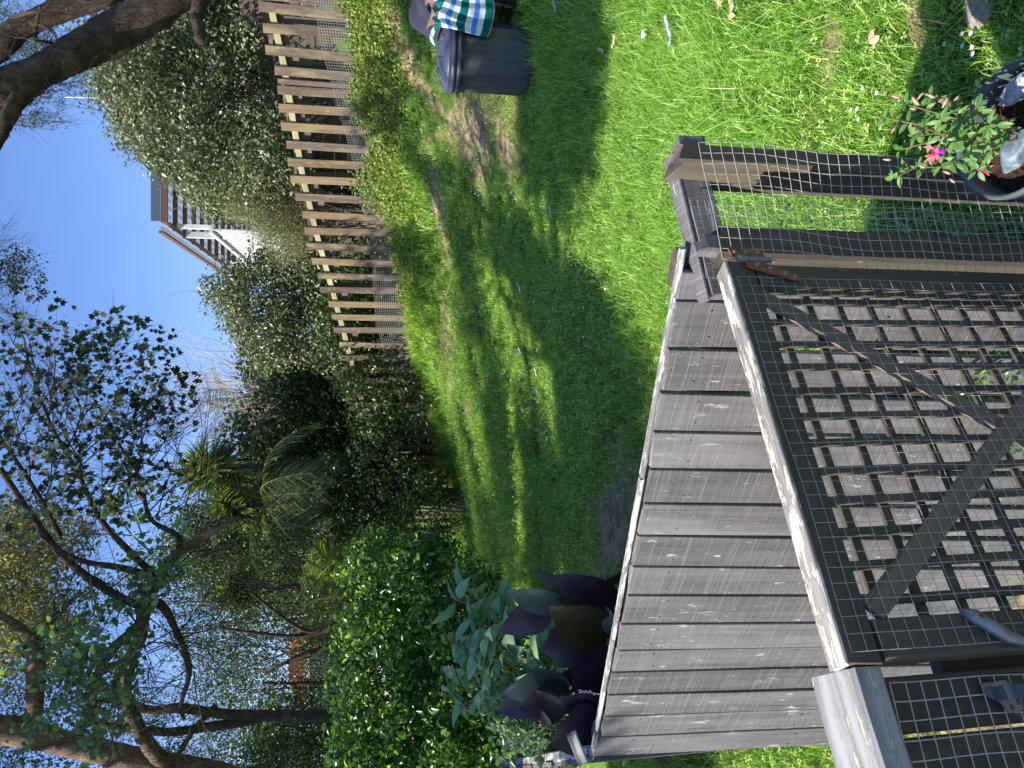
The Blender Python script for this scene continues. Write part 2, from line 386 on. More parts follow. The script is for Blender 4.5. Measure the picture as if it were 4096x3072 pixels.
def instancer(name, meshes, pts, scl, rot, idx, mat, label=None, cat=None):
    gc = bpy.data.collections.new(name + '_source')
    for i, mm in enumerate(meshes):
        mm.materials.append(mat) if not mm.materials else None
        o = bpy.data.objects.new('%s_%02d' % (name, i), mm); gc.objects.link(o)
    me = bpy.data.meshes.new(name); me.vertices.add(len(pts)); me.vertices.foreach_set('co', np.asarray(pts, np.float32).ravel())
    a = me.attributes.new('scl', 'FLOAT', 'POINT'); a.data.foreach_set('value', np.asarray(scl, np.float32))
    a = me.attributes.new('rot', 'FLOAT_VECTOR', 'POINT'); a.data.foreach_set('vector', np.asarray(rot, np.float32).ravel())
    a = me.attributes.new('idx', 'INT', 'POINT'); a.data.foreach_set('value', np.asarray(idx, np.int32))
    o = bpy.data.objects.new(name, me); COL.objects.link(o)
    g = bpy.data.node_groups.new(name, 'GeometryNodeTree')
    g.interface.new_socket('Geometry', in_out='INPUT', socket_type='NodeSocketGeometry'); g.interface.new_socket('Geometry', in_out='OUTPUT', socket_type='NodeSocketGeometry')
    gi = g.nodes.new('NodeGroupInput'); go = g.nodes.new('NodeGroupOutput'); ip = g.nodes.new('GeometryNodeInstanceOnPoints'); ci = g.nodes.new('GeometryNodeCollectionInfo')
    ci.inputs['Collection'].default_value = gc; ci.inputs['Separate Children'].default_value = True; ci.inputs['Reset Children'].default_value = True
    ip.inputs['Pick Instance'].default_value = True
    def na(nm, dt):
        n = g.nodes.new('GeometryNodeInputNamedAttribute'); n.data_type = dt; n.inputs['Name'].default_value = nm; return n.outputs[0]
    g.links.new(gi.outputs[0], ip.inputs['Points']); g.links.new(ci.outputs[0], ip.inputs['Instance']); g.links.new(na('idx', 'INT'), ip.inputs['Instance Index'])
    g.links.new(na('rot', 'FLOAT_VECTOR'), ip.inputs['Rotation']); g.links.new(na('scl', 'FLOAT'), ip.inputs['Scale']); g.links.new(ip.outputs[0], go.inputs[0])
    md = o.modifiers.new('spread', 'NODES'); md.node_group = g
    tag(o, label, cat, kind='stuff'); return o
def scatter(x0, x1, y0, y1, dens):
    n = int((x1 - x0) * (y1 - y0) * dens); return rng.uniform(x0, x1, n), rng.uniform(y0, y1, n)
FAx, FAy, fnx, fny = FENCE_LINE
long_m = [blades(40, .075, .085, .0024, 1.0, s, 1) for s in range(5)] + [blades(30, .08, .14, .0028, 1.1, 20 + s) for s in range(3)]
short_m = [blades(58, .10, .048, .0024, .8, 40 + s, 2) for s in range(5)]
PX, PY, PS, PI = [], [], [], []
for (x0, x1, y0, y1, d, kind) in ((-1, 3, 1.4, 4.6, 430, 0), (-3.2, -1, 2.0, 5.0, 330, 0), (-3.5, 4.2, 4.6, 7, 230, 1), (-5.5, 5.5, 7, 10.5, 120, 1), (-7.5, 4, 10.5, 15.5, 75, 1)):
    x, y = scatter(x0, x1, y0, y1, d)
    b = bareness(x, y); keep = rng.uniform(0, 1, len(x)) > b * 1.02
    # nothing grows under the deck or past the far fence
    keep &= ~((y < 1.75) & (x < 0.45))
    fl = (x - 4.2) + (y - 8.0) * 0.97     # right of the paling fence
    keep &= fl < 0.9
    keep &= ~((((x - FAx) * fnx + (y - FAy) * fny) > -.03) & (x > -1.36) & (x < .5) & (y < 3))
    x, y = x[keep], y[keep]
    lf = np.clip((5.4 - y) / 1.2, 0, 1) * np.clip((x + 1.6) / 1.2, 0.25, 1) if kind == 0 else np.clip((5.6 - y) / 1.5, 0, 1) * np.clip((x + 1) / 1.5, .1, 1)
    patch = .5 + .5 * np.sin(x * 1.9 + 1.3 * np.sin(y * 1.4)) * np.cos(y * 1.7 + x)
    nearmown = ((y < 3.0) & (x > .6))
    lf = np.where(nearmown, lf * .45, lf)
    is_long = rng.uniform(0, 1, len(x)) < lf * (.55 + .5 * patch)
    sc = np.where(is_long, rng.uniform(.7, 1.25, len(x)) * (.75 + .45 * patch), rng.uniform(.7, 1.35, len(x)))
    sc *= (1 if kind == 0 else 1.15) * np.where(y > 8, 1.3, 1)
    idx = np.where(is_long, rng.integers(0, 8, len(x)), 8 + rng.integers(0, 5, len(x)))
    PX.append(x); PY.append(y); PS.append(sc); PI.append(idx)
# fringe of long blades round the bin and behind the board fence
for k in range(130):
    x, y = rng.uniform(1.9, 4.2), rng.uniform(4.75, 5.2)
    PX.append([x]); PY.append([y]); PS.append([rng.uniform(1.0, 1.5)]); PI.append([rng.integers(5, 8)])
for k in range(260):
    f = rng.uniform(); x = -1.3 + f * 1.5 + rng.normal(0, .15); y = 2.75 - f * .6 + abs(rng.normal(0, .3))
    PX.append([x]); PY.append([y]); PS.append([rng.uniform(1.0, 1.7)]); PI.append([rng.integers(5, 8)])
PX = np.concatenate(PX); PY = np.concatenate(PY); PS = np.concatenate(PS); PI = np.concatenate(PI)
PZ = np.concatenate([gz(PX[i:i + 20000], PY[i:i + 20000]) for i in range(0, len(PX), 20000)])
rot = np.stack([rng.normal(0, .16, len(PX)), rng.normal(0, .16, len(PX)), rng.uniform(0, 2 * pi, len(PX))], -1)
instancer('grass', long_m + short_m, np.stack([PX, PY, PZ - .004], -1), PS, rot, PI, MT['grass'], 'green grass of mixed length covering the sloping back yard', 'grass')
print('grass clumps', len(PX))

# ------------------------------------------------------------------ vegetation helpers
def unit(n, r=rng):
    v = r.normal(size=(n, 3)); return v / np.linalg.norm(v, axis=1)[:, None]
def leaves(name, P, ln, wd, mat, parent=None, up_=0.5, down=0.0, out=None, label=None, kind='stuff', fold=.25, jit=.35, tone=None, seed=1, cat=None, shape=4):
    """one mesh of many leaves at points P"""
    r = np.random.default_rng(seed); n = len(P)
    nrm = unit(n, r); nrm[:, 2] += up_; 
    if out is not None: nrm += out
    nrm /= np.linalg.norm(nrm, axis=1)[:, None]
    d = unit(n, r); d[:, 2] -= down; d -= nrm * (d * nrm).sum(1)[:, None]; d /= np.linalg.norm(d, axis=1)[:, None] + 1e-9
    s = np.cross(nrm, d); L = (ln * r.uniform(1 - jit, 1 + jit, n))[:, None]; W = (wd * r.uniform(1 - jit, 1 + jit, n))[:, None]
    tn = r.uniform(0, 1, n) ** 1.4 if tone is None else tone
    if shape == 4:
        vs = np.stack([P, P + d * L * .5 + s * W * .5 + nrm * W * fold, P + d * L, P + d * L * .5 - s * W * .5 + nrm * W * fold], 1)
        f = np.arange(n)[:, None] * 4 + np.arange(4)[None]; V = vs.reshape(-1, 3)
        F = np.concatenate([f[:, [0, 1, 2]], f[:, [0, 2, 3]]]); me = npmesh(V, F, 3, np.repeat(tn, 4))
    else:   # rounder leaf, 7 points, folded on the midrib
        vs = np.stack([P, P + d * L * .25 + s * W * .42 + nrm * W * fold * .7, P + d * L * .6 + s * W * .45 + nrm * W * fold, P + d * L - nrm * W * fold * .5, P + d * L * .6 - s * W * .45 + nrm * W * fold, P + d * L * .25 - s * W * .42 + nrm * W * fold * .7, P + d * L * .5], 1)
        f = np.arange(n)[:, None] * 7; V = vs.reshape(-1, 3)
        F = np.concatenate([f + np.array([[0, 1, 6]]), f + np.array([[1, 2, 6]]), f + np.array([[2, 3, 6]]), f + np.array([[3, 4, 6]]), f + np.array([[4, 5, 6]]), f + np.array([[5, 0, 6]])]); me = npmesh(V, F, 3, np.repeat(tn, 7))
    o = link(name, me, mat, parent)
    tag(o, label, cat, kind=kind); return o
def inpoly(pts, poly):
    x, y = pts[:, 0], pts[:, 1]; c = np.zeros(len(pts), bool); n = len(poly); j = n - 1
    for i in range(n):
        xi, yi = poly[i]; xj, yj = poly[j]
        c ^= ((yi > y) != (yj > y)) & (x < (xj - xi) * (y - yi) / (yj - yi + 1e-9) + xi); j = i
    return c
def vol(poly, Y0, Y1, n, r=rng, holes=()):
    """n points inside a volume: the outline as it stands between distances Y0 and Y1"""
    poly = np.array(poly, float); lo, hi = poly.min(0), poly.max(0); out = []; c = 0
    while c < n:
        q = r.uniform(lo, hi, (n * 2, 2)); k = inpoly(q, poly)
        for h in holes: k &= ~inpoly(q, h)
        q = q[k]; out.append(q); c += len(q)
    q = np.concatenate(out)[:n]; Y = r.uniform(Y0, Y1, n)
    yd = (q[:, 1] - 512) / FPX; xr = (q[:, 0] - 384) / FPX; t = Y / (cos(PITCH) - yd * sin(PITCH))
    # keep the outline's real size over its depth: everything is placed at the middle distance and then pushed back or forward
    Ym = (Y0 + Y1) / 2; tm = Ym / (cos(PITCH) - yd * sin(PITCH))
    return np.stack([xr * tm, Y, EYE.z - (yd * cos(PITCH) + sin(PITCH)) * tm], -1)
def clumps(C, per, R, r=rng, flat=.8):
    n = len(C) * per; d = unit(n, r); rr = R * r.uniform(.35, 1.0, n)[:, None] * np.repeat(r.uniform(.6, 1.4, len(C)), per)[:, None]
    P = np.repeat(C, per, 0) + d * rr * np.array([1, 1, flat]); return P, d
def twigs(mb, p, d, L, r, depth, spread=.6, n=3, sides=4, grav=0.0, segs=4, rr=None):
    rr = rr or random; pts = [Vector(p)]; dd = Vector(d).normalized()
    for i in range(segs):
        dd = (dd + Vector((rr.gauss(0, 1), rr.gauss(0, 1), rr.gauss(0, 1))) * .13 + Vector((0, 0, grav))).normalized(); pts.append(pts[-1] + dd * L / segs)
    mb.tube(pts, [r * (1 - .55 * i / segs) for i in range(segs + 1)], sides, caps=False)
    ends = [(pts[-1], dd)]
    if depth > 0:
        for k in range(n):
            j = rr.randint(1, segs); q = pts[j]; nd = (dd + Vector((rr.gauss(0, 1), rr.gauss(0, 1), rr.gauss(0, 1))) * spread).normalized()
            ends += twigs(mb, q, nd, L * rr.uniform(.5, .8), r * .5, depth - 1, spread, n, max(3, sides - 1), grav, segs, rr)
    return ends
def smooth_path(ctrl, k=5):
    P = [Vector(c) for c in ctrl]; out = []
    for i in range(len(P) - 1):
        p0 = P[max(i - 1, 0)]; p1 = P[i]; p2 = P[i + 1]; p3 = P[min(i + 2, len(P) - 1)]
        for j in range(k):
            t = j / k; out.append(.5 * ((2 * p1) + (p2 - p0) * t + (2 * p0 - 5 * p1 + 4 * p2 - p3) * t * t + (3 * p1 - p0 - 3 * p2 + p3) * t ** 3))
    out.append(P[-1]); return out
def limb(mb, pts, n=10, k=6, rough=.06):
    """pts: (U, V, Y, diameter in pixels)"""
    c = smooth_path([at(u, v_, y) for (u, v_, y, d) in pts], k); R = []
    for i in range(len(pts) - 1):
        for j in range(k):
            f = j / k; a = pts[i][3] * pts[i][2] * (1 - f) + pts[i + 1][3] * pts[i + 1][2] * f; R.append(a / 2 / FPX)
    R.append(pts[-1][3] * pts[-1][2] / 2 / FPX)
    mb.tube(c, R, n, rough=rough); return c
def bark(name, a, b, moss=None):
    m, t, out = newmat(name); tc = N(t, 'ShaderNodeTexCoord'); v = tc.outputs['Object']
    n1 = noise(t, mapping(t, v, (16, 16, 3.5)), 1.6, 7, 0.7, 1.2); n2 = noise(t, v, 6, 5, 0.6); n3 = noise(t, v, 22, 6, .7)
    col = ramp(t, n1, [(0.32, a), (0.62, b)]); col = mix(t, ramp(t, n2, [(0.5, (0, 0, 0)), (0.7, (1, 1, 1))]), col, tuple(x * 1.5 for x in b))
    col = mix(t, ramp(t, n3, [(0.64, (0, 0, 0)), (0.67, (1, 1, 1))]), col, moss or (0.22, 0.24, 0.18))
    p = N(t, 'ShaderNodeBsdfPrincipled', inp={'Roughness': 0.9, 'Specular IOR Level': 0.2}); t.links.new(col, p.inputs['Base Color'])
    t.links.new(bump(t, n1, 1.0, 0.035), p.inputs['Normal']); t.links.new(p.outputs[0], out.inputs[0]); return m
MT['bark'] = bark('rough_dark_bark', (0.028, 0.021, 0.017), (0.09, 0.066, 0.05))
MT['bark2'] = bark('warm_brown_bark', (0.055, 0.036, 0.025), (0.2, 0.135, 0.095))
MT['twig'] = bark('grey_twigs', (0.10, 0.08, 0.06), (0.25, 0.2, 0.15))
MT['pale_twig'] = bark('pale_bare_twigs', (0.3, 0.24, 0.2), (0.5, 0.42, 0.36))
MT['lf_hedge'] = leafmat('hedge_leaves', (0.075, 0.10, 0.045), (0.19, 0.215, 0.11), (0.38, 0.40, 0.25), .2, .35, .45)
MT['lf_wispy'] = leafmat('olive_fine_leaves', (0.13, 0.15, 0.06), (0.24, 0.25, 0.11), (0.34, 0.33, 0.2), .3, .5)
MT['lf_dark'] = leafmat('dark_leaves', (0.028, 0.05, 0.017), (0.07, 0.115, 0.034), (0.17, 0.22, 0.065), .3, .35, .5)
MT['lf_bright'] = leafmat('fresh_hedge_leaves', (0.032, 0.08, 0.02), (0.085, 0.18, 0.036), (0.32, 0.46, 0.08), .38, .3, .6)
MT['lf_olive'] = leafmat('dry_olive_leaves', (0.14, 0.15, 0.07), (0.28, 0.27, 0.13), (0.5, 0.47, 0.25), .4, .45)
MT['lf_needle'] = leafmat('needle_foliage', (0.03, 0.055, 0.03), (0.07, 0.10, 0.05), (0.12, 0.16, 0.08), .2, .5)
MT['lf_vine'] = leafmat('blue_green_vine_leaves', (0.07, 0.125, 0.065), (0.14, 0.22, 0.13), (0.26, 0.38, 0.1), .35, .4, .5)
MT['lf_palm'] = leafmat('palm_leaves', (0.04, 0.085, 0.03), (0.11, 0.18, 0.055), (0.36, 0.33, 0.1), .3, .35, .5)
MT['lf_cover'] = leafmat('ground_cover_leaves', (0.15, 0.22, 0.05), (0.28, 0.38, 0.09), (0.42, 0.36, 0.16), .35, .45)
# ------------------------------------------------------------------ near board fence
def onplane(U, V, P, n):
    d = at(U, V, 1.0) - EYE; k = (P - EYE).dot(n) / d.dot(n); return EYE + d * k
Y_A, Y_B = 1.617, 2.507
FA = at(445, 671, Y_A); FB = at(23, 596, Y_B)
fd = Vector((FA.x - FB.x, FA.y - FB.y, 0)).normalized(); fn = Vector((fd.y, -fd.x, 0))   # fn faces the deck
if fn.y > 0: fn = -fn
gapsU = [498, 469.5, 422, 378, 338, 301, 267, 234.5, 203.5, 175, 146.5, 120, 98, 75.5, 54, 33, 13]
topV = {498: 683, 469.5: 675.5, 422: 667.8, 378: 661, 338: 654, 301: 650, 267: 644, 234.5: 637, 203.5: 632, 175: 628, 146.5: 621.5, 120: 617.7, 98: 612, 75.5: 608, 54: 604.5, 33: 600, 13: 594.5}
slp = lambda U: float(np.interp(U, [13, 54, 98, 146, 203, 300, 420, 498], [-.085, -.06, -.038, -.012, .008, .022, .034, .04]))
fence = thing('board_fence', 'black stained vertical board fence with worn whitish top edge, just beyond the lattice gate', 'fence', (0, 2.0, .2))
bmat = MT['board']
for i in range(len(gapsU) - 1):
    ur, ul = gapsU[i], gapsU[i + 1]; um = (ur + ul) / 2
    g = .9 if i not in (2, 3) else 1.6
    g *= (ur - ul) / 40
    tr = onplane(ur - g, topV[ur], FA, fn); tl = onplane(ul + g, topV[ul], FA, fn)
    Vb = 1000 + min(100, max(0, um - 60))
    bm_ = onplane(um - slp(um) * .62 * (Vb - 640), Vb, FA, fn)
    w_ = (tr - tl).length; tm = (tr + tl) / 2; tm.z += .002 - random.uniform(0, .005)
    wb = w_ * .97
    pl = plank('board', bm_, tm, wb, .019, fn, bmat, fence, seed=i, segs=3, jag=.004, w1=w_, bow=random.uniform(-.003, .006), ch=.0025, cut=(tl - tr).dot((tm - bm_).normalized()) / 2 * (1 if fn.cross(tm - bm_).dot(tl - tr) > 0 else -1))
    # nail heads
    mb = MB()
    for (zz, sx) in ((.93, .3), (.93, -.28), (.55, .25), (.55, -.3), (.15, .2)):
        q = bm_.lerp(tm, zz + random.uniform(-.01, .01)) + fd * sx * w_ * 1 + fn * .0105
        mb.tube([q - fn * .002, q + fn * .0015], [.0035, .003], 8)
    mb.build('nail', MT['steel'], pl, kind='stuff')
a = onplane(520, 686, FA, fn); b = onplane(8, 593, FA, fn)
n_seg = 7
for k in range(3):
    p0 = b.lerp(a, k / 3); p1 = b.lerp(a, (k + 1) / 3 - .002)
    # follow the dipping line of the board tops
    def zt(p):
        t = (p - b).length / (a - b).length; return b.z + (a.z - b.z) * t
    plank('capping', p0 - fn * .012 + Vector((0, 0, .002)), p1 - fn * .012 + Vector((0, 0, .002)), .024, .012, Vector((0, 0, 1)), MT['boardtop'], fence, segs=14, jag=.004, ch=.003)
for dz in (.16, .75):
    plank('rail', b + Vector((0, 0, -dz)) - fn * .045, a + Vector((0, 0, -dz)) - fn * .045, .09, .04, fn, MT['gate'], fence)
plank('post', Vector((b.x, b.y, -.5)) - fn * .07 + fd * .04, Vector((b.x, b.y, b.z - .02)) - fn * .07 + fd * .04, .09, .09, fn, MT['gate'], fence)
plank('post', Vector((a.x, a.y, -.2)) - fn * .07 - fd * .08, Vector((a.x, a.y, a.z - .02)) - fn * .07 - fd * .08, .09, .09, fn, MT['gate'], fence)
# side run of the fence going away from the corner
side = thing('side_fence', 'dark board fence seen end on, running away from the left corner behind the canna leaves', 'fence', (b.x, b.y, .2))
c0 = b.copy(); c1 = at(-2, 500, 4.6); sd = Vector((c1.x - c0.x, c1.y - c0.y, 0)).normalized(); sn = Vector((sd.y, -sd.x, 0))
Ls = (Vector((c1.x, c1.y, 0)) - Vector((c0.x, c0.y, 0))).length; nb = 13
for i in range(nb):
    q = c0 + sd * (Ls / nb * (i + .5)); zt_ = c0.z + (c1.z - c0.z) * (i + .5) / nb + random.uniform(-.012, .012)
    plank('board', Vector((q.x, q.y, -.5)), Vector((q.x, q.y, zt_)), Ls / nb * .96, .02, sn, MT['board'], side, seed=80 + i)
plank('rail', c0 + sn * .03 + sd * .05 + Vector((0, 0, -.02)), c1 + sn * .03 + Vector((0, 0, -.05)), .045, .05, Vector((0, 0, 1)), MT['boardtop'], side, segs=6, jag=.004)
bk = at(24, 578, 2.45)
bo = plank('board_offcut', bk + Vector((-.07, 0, -.02)), bk + Vector((.03, .02, .02)), .035, .02, fn, MT['boardtop'], side, jag=.004)

# ------------------------------------------------------------------ wire mesh
def wirenet(P00, eu, ev, nu, nv, cell, wob=.0, seed=0, r=.0008, nrm=None, front=0.0, skip=None, mat=None, name='wire_mesh', parent=None, step=1, amp=.006):
    R = np.random.default_rng(seed); ph = R.uniform(0, 6.28, 8)
    nrm = nrm or eu.cross(ev).normalized()
    def pt(i, j):
        u = i * cell; v_ = j * cell
        du = amp * wob * (sin(v_ * 9 + ph[0]) + .6 * sin(v_ * 21 + u * 7 + ph[1])) * .8
        dv = amp * wob * (sin(u * 11 + ph[2]) + .7 * sin(u * 17 - v_ * 9 + ph[3]))
        dn = amp * wob * (.7 * sin(u * 13 + v_ * 8 + ph[4]) + .5 * sin(v_ * 19 + ph[5]))
        return P00 + eu * (u + du) + ev * (v_ + dv) + nrm * (front + dn)
    mb = MB()
    for i in range(nu + 1):
        mb.tube([pt(i, j) for j in range(0, nv + 1, step)], r, 4, caps=False)
    for j in range(nv + 1):
        mb.tube([pt(i, j) + nrm * r for i in range(0, nu + 1, step)], r, 4, caps=False)
    return mb.build(name, mat or MT['wire'], parent, smooth=True)

# ------------------------------------------------------------------ lattice gate
GL = at(101, 840, .90); GR = at(499, 723, 1.37)
gd = Vector((GR.x - GL.x, GR.y - GL.y, 0)); GW = gd.length; gd.normalize(); gn = Vector((gd.y, -gd.x, 0))
if gn.y > 0: gn = -gn
UPV = Vector((0, 0, 1)); gslope = (GR.z - GL.z) / GW
def gp(s, h, o=0.0):
    """point on the gate: s metres from its latch edge, h metres under the top, o towards the deck"""
    return GL + gd * s + UPV * (gslope * s - h) + gn * o
gate = thing('lattice_gate', 'dark stained garden gate with square lattice, crossed braces and wire mesh, shut', 'gate', tuple(gp(GW, .9)))
GH = .93; fwid = .06
gm = MT['gate']
plank('top_rail', gp(.0, fwid / 2 - .001), gp(GW, fwid / 2 - .001), fwid, .038, gn, gm, gate, segs=6, jag=.002)
plank('top_rail_cap', gp(-.002, -.001, -.001), gp(GW + .002, -.001, -.001), .044, .008, UPV, MT['cap'], gate, segs=20, jag=.003, ch=.002)
plank('bottom_rail', gp(0, GH), gp(GW, GH), fwid, .038, gn, gm, gate)
plank('latch_stile', gp(fwid / 2, GH - .03), gp(fwid / 2, fwid + .001), fwid, .037, gn, gm, gate, segs=4)
plank('hinge_stile', gp(GW - fwid / 2, GH - .03), gp(GW - fwid / 2, fwid + .001), fwid, .037, gn, gm, gate, segs=4)
nc = 12; pitch = (GW - 2 * fwid) / nc; sw = .0145
for k in range(nc + 0):
    s_ = fwid + pitch * (k + .78)
    if s_ > GW - fwid: continue
    plank('lattice_slat', gp(s_ + random.uniform(-.002, .002), GH - .02, -.008), gp(s_ - .012, fwid - .01, -.008), sw, .007, gn, gm, gate, seed=200 + k)
h_ = fwid + .046
while h_ < GH - .05:
    plank('lattice_slat', gp(fwid - .01, h_, -.020), gp(GW - fwid + .01, h_ + random.uniform(-.003, .003), -.020), .0165, .007, gn, gm, gate)
    h_ += .0735
cxs, cxh = None, None
plank('brace', gp(GW - fwid - .01, fwid - .005, .001), gp(fwid, GH - .03, .001), .034, .012, gn, MT['brace'], gate)
plank('brace', gp(fwid + .01, fwid + .01, .012), gp(GW - fwid - .02, GH - .04, .012), .036, .012, gn, MT['brace'], gate)
wirenet(gp(.012, .012, .022), (gd + UPV * gslope).normalized(), -UPV, 30, 34, .0248, wob=.28, seed=3, nrm=gn, parent=gate, r=.0005)
# strap hinge at the top right corner
mb = MB()
h0 = gp(GW + .006, .055, .024)
mb.tube([h0 + UPV * .028, h0 - UPV * .045], .006, 12); mb.tube([h0 + UPV * .030, h0 + UPV * .012], .0085, 12)
mb.build('hinge_pin', MT['steel'], gate, smooth=False)
strap = plank('hinge_strap', gp(GW - .002, .04, .0255), gp(GW - .05, .15, .0255), .034, .003, gn, MT['rust'], gate, w1=.018)
plank('hinge_plate', gp(GW + .025, .085, .0255), gp(GW + .022, .01, .0255), .03, .003, gn, MT['rust'], gate)
for (s_, h_) in ((-.012, .062), (-.022, .088), (-.034, .118), (-.044, .138), (.024, .02), (.024, .045), (.024, .072)):
    mb = MB(); q = gp(GW + s_, h_, .027); mb.tube([q, q + gn * .003], [.0055, .0042], 10); mb.build('screw', MT['steel'], strap)
# latch arm
mb = MB(); q0 = gp(.03, .235, .024); q1 = gp(.005, .285, .03); q2 = gp(-.002, .34, .034)
l0 = atz(131, 966, GL.z - .23); 
mb.tube([gp(.058, .208, .026), gp(.05, .222, .028), gp(.016, .262, .032), gp(.008, .278, .036), gp(.004, .34, .04)], [.006, .011, .010, .007, .007], 8)
arm = mb.build('latch_arm', MT['steel'], gate, smooth=True)
for (s_, h_) in ((.048, .226), (.022, .256)):
    mb = MB(); q = gp(s_, h_, .036); mb.tube([q, q + gn * .004], [.005, .004], 10); mb.build('screw', MT['rust'], arm)

# ------------------------------------------------------------------ right hand mesh panel
pan = thing('mesh_panel', 'dark framed fence panel with bulging wire mesh between the gate and the lawn', 'fence panel', (.4, 1.45, .1))
pd = Vector((.955, .30, 0)).normalized(); pn = Vector((pd.y, -pd.x, 0))
def post(name, U0, U1, V, Y, dep, zb=.05, jag=.012, seed=1):
    a_ = at(U0, V, Y); b_ = at(U1, V, Y); c_ = (a_ + b_) / 2 - pn * dep / 2
    return plank(name, Vector((c_.x, c_.y, zb)), Vector((c_.x, c_.y, c_.z)), (b_ - a_).length, dep, pn, gm, pan, segs=4, jag=jag, seed=seed)
post('post', 606, 628, 681, 1.47, .085, seed=5)
post('post', 536, 583, 722, 1.60, .02, seed=9) if False else None
post('post', 511, 546, 722, 1.42, .07, seed=6)
pl1 = atz(586, 690, 1.33)
# hidden studs seen through the gap, and the top rail
tr0 = Vector((.505, 1.54, 1.345)); tr1 = at(474, 706, 1.52)
plank('top_rail', tr0 + Vector((.03, .02, -.037)), tr1 + Vector((0, 0, -.037)), .075, .045, pn, MT['board'], pan, segs=6, jag=.003)
plank('top_rail_cap', tr0 + Vector((.03, .02, .004)), tr1 + Vector((-.02, 0, .004)), .05, .006, UPV, MT['board'], pan, segs=10, jag=.002)
s0 = at(596, 690, 1.56); plank('stud', Vector((s0.x, s0.y, .05)), Vector((s0.x, s0.y, 1.30)), .075, .04, pn, gm, pan)
tb = at(521, 712, 1.44)
plank('splintered_post_top', tb + Vector((0, 0, -.03)), tb + Vector((.004, 0, .03)), .04, .04, pn, MT['board'], pan, jag=.016, segs=2, label='splintered end grain at the top of the hinge post')
ta = at(612, 684, 1.52); plank('post_top', ta + Vector((0, 0, -.04)), ta + Vector((0, .01, .012)), .075, .07, pn, MT['board'], pan, jag=.012)
P0 = at(507, 721, 1.37); wirenet(P0 + Vector((0, 0, -.005)), (Vector((.985, .16, .12))).normalized(), (-UPV + pd * -.02).normalized(), 11, 40, .0245, wob=.9, seed=11, nrm=pn, parent=pan, r=.0007)
wirenet(P0 - pn * .09, pd, -UPV, 11, 60, .018, wob=.7, seed=12, nrm=pn, parent=pan, r=.0006, name='back_mesh')
plank('bottom_rail', Vector((.22, 1.44, .25)), Vector((.55, 1.54, .25)), .09, .04, pn, gm, pan)

# ------------------------------------------------------------------ left hand panel with handrail
lp = thing('handrail_panel', 'wire covered fence panel with pale cracked handrail at the latch side of the gate', 'fence panel', (-.6, .8, .1))
ld = Vector((-.87, -.49, 0)).normalized(); ln_ = Vector((.49, -.87, 0))
r0 = atz(85, 838, 1.345); r0 = Vector((r0.x, r0.y, 1.33))
plank('handrail', r0 - ld * .012, r0 + ld * .9, .115, .05, UPV, MT['rail'], lp, segs=16, jag=.004, ch=.006, cut=None)
fp = r0 + ln_ * .035   # face of the boards
def lb(s0_, s1_, zt0, name='board', off=0.0, zb=.1, mat=None, seed=0):
    c_ = fp + ld * ((s0_ + s1_) / 2) - ln_ * (.012 + off); return plank(name, Vector((c_.x, c_.y, zb)), Vector((c_.x, c_.y, zt0)), s1_ - s0_, .022, ln_, mat or gm, lp, seed=seed)
lb(.0, .075, 1.30, 'post', zb=.05)
lb(.079, .17, 1.30, seed=3); lb(.20, .30, 1.30, seed=4); lb(.304, .40, 1.30, seed=5); lb(.404, .5, 1.3, seed=7)
lb(-.022, .004, 1.17, 'gate_stop', off=.03, seed=8)
wirenet(fp + UPV * -.03 + ld * .01, ld, -UPV, 22, 34, .0248, wob=.8, seed=17, nrm=ln_, front=.012, parent=lp, r=.0009)
# catch
c_ = onplane(70, 998, fp, ln_) + ln_ * .012; ex = -ld; ez = UPV; ey = ln_
def cp_(x, z, y=0): return c_ + ex * x + ez * z + ey * y
mb = MB()
def slab(mb, pts, th=.003):
    vs = [p for p in pts] + [p + ey * th for p in pts]; n = len(pts)
    mb.add(vs, [tuple(reversed(range(n))), tuple(range(n, 2 * n))] + [(i, (i + 1) % n, n + (i + 1) % n, n + i) for i in range(n)])
slab(mb, [cp_(-.018, -.022), cp_(-.022, .004), cp_(-.006, .012), cp_(.004, .03), cp_(.02, .03), cp_(.022, -.01), cp_(.0, -.026)])
mb.add([cp_(-.004, .018, .003), cp_(.014, .018, .003), cp_(.014, .022, .03), cp_(-.004, .020, .03), cp_(-.004, .014, .003), cp_(.014, .014, .003), cp_(.014, .018, .03), cp_(-.004, .016, .03)], [(0, 1, 2, 3), (7, 6, 5, 4), (0, 4, 5, 1), (2, 6, 7, 3), (0, 3, 7, 4), (1, 5, 6, 2)])
mb.add([cp_(-.004, -.018, .003), cp_(.014, -.018, .003), cp_(.014, -.024, .035), cp_(-.004, -.022, .03), cp_(-.004, -.014, .003), cp_(.014, -.014, .003), cp_(.014, -.02, .035), cp_(-.004, -.018, .03)], [(0, 1, 2, 3), (7, 6, 5, 4), (0, 4, 5, 1), (2, 6, 7, 3), (0, 3, 7, 4), (1, 5, 6, 2)])
gc_ = mb.build('gate_catch', MT['steel'], lp)
for (x, z) in ((-.014, -.004), (-.008, -.018), (.012, .024)):
    mb = MB(); q = cp_(x, z, .003); mb.tube([q, q + ey * .002], [.0042, .003], 10); mb.build('screw', MT['rust'], gc_)

# deck underfoot (just out of view at the bottom of the picture)
deck = MB()
dk = thing('deck_platform', 'timber deck the photograph is taken from, dark stained boards under the pot', 'deck', (0, 0, .3))
for k in range(17):
    yy = -1.2 + k * .145
    if yy > 1.28: break
    x1_ = 1.0; x0_ = -1.2
    if yy > .62: x0_ = -.30 + (yy - .62) * 1.1
    if x0_ < x1_: plank('deck_board', Vector((x0_, yy, .36)), Vector((x1_, yy, .36)), .138, .03, UPV, MT['gate'], dk)

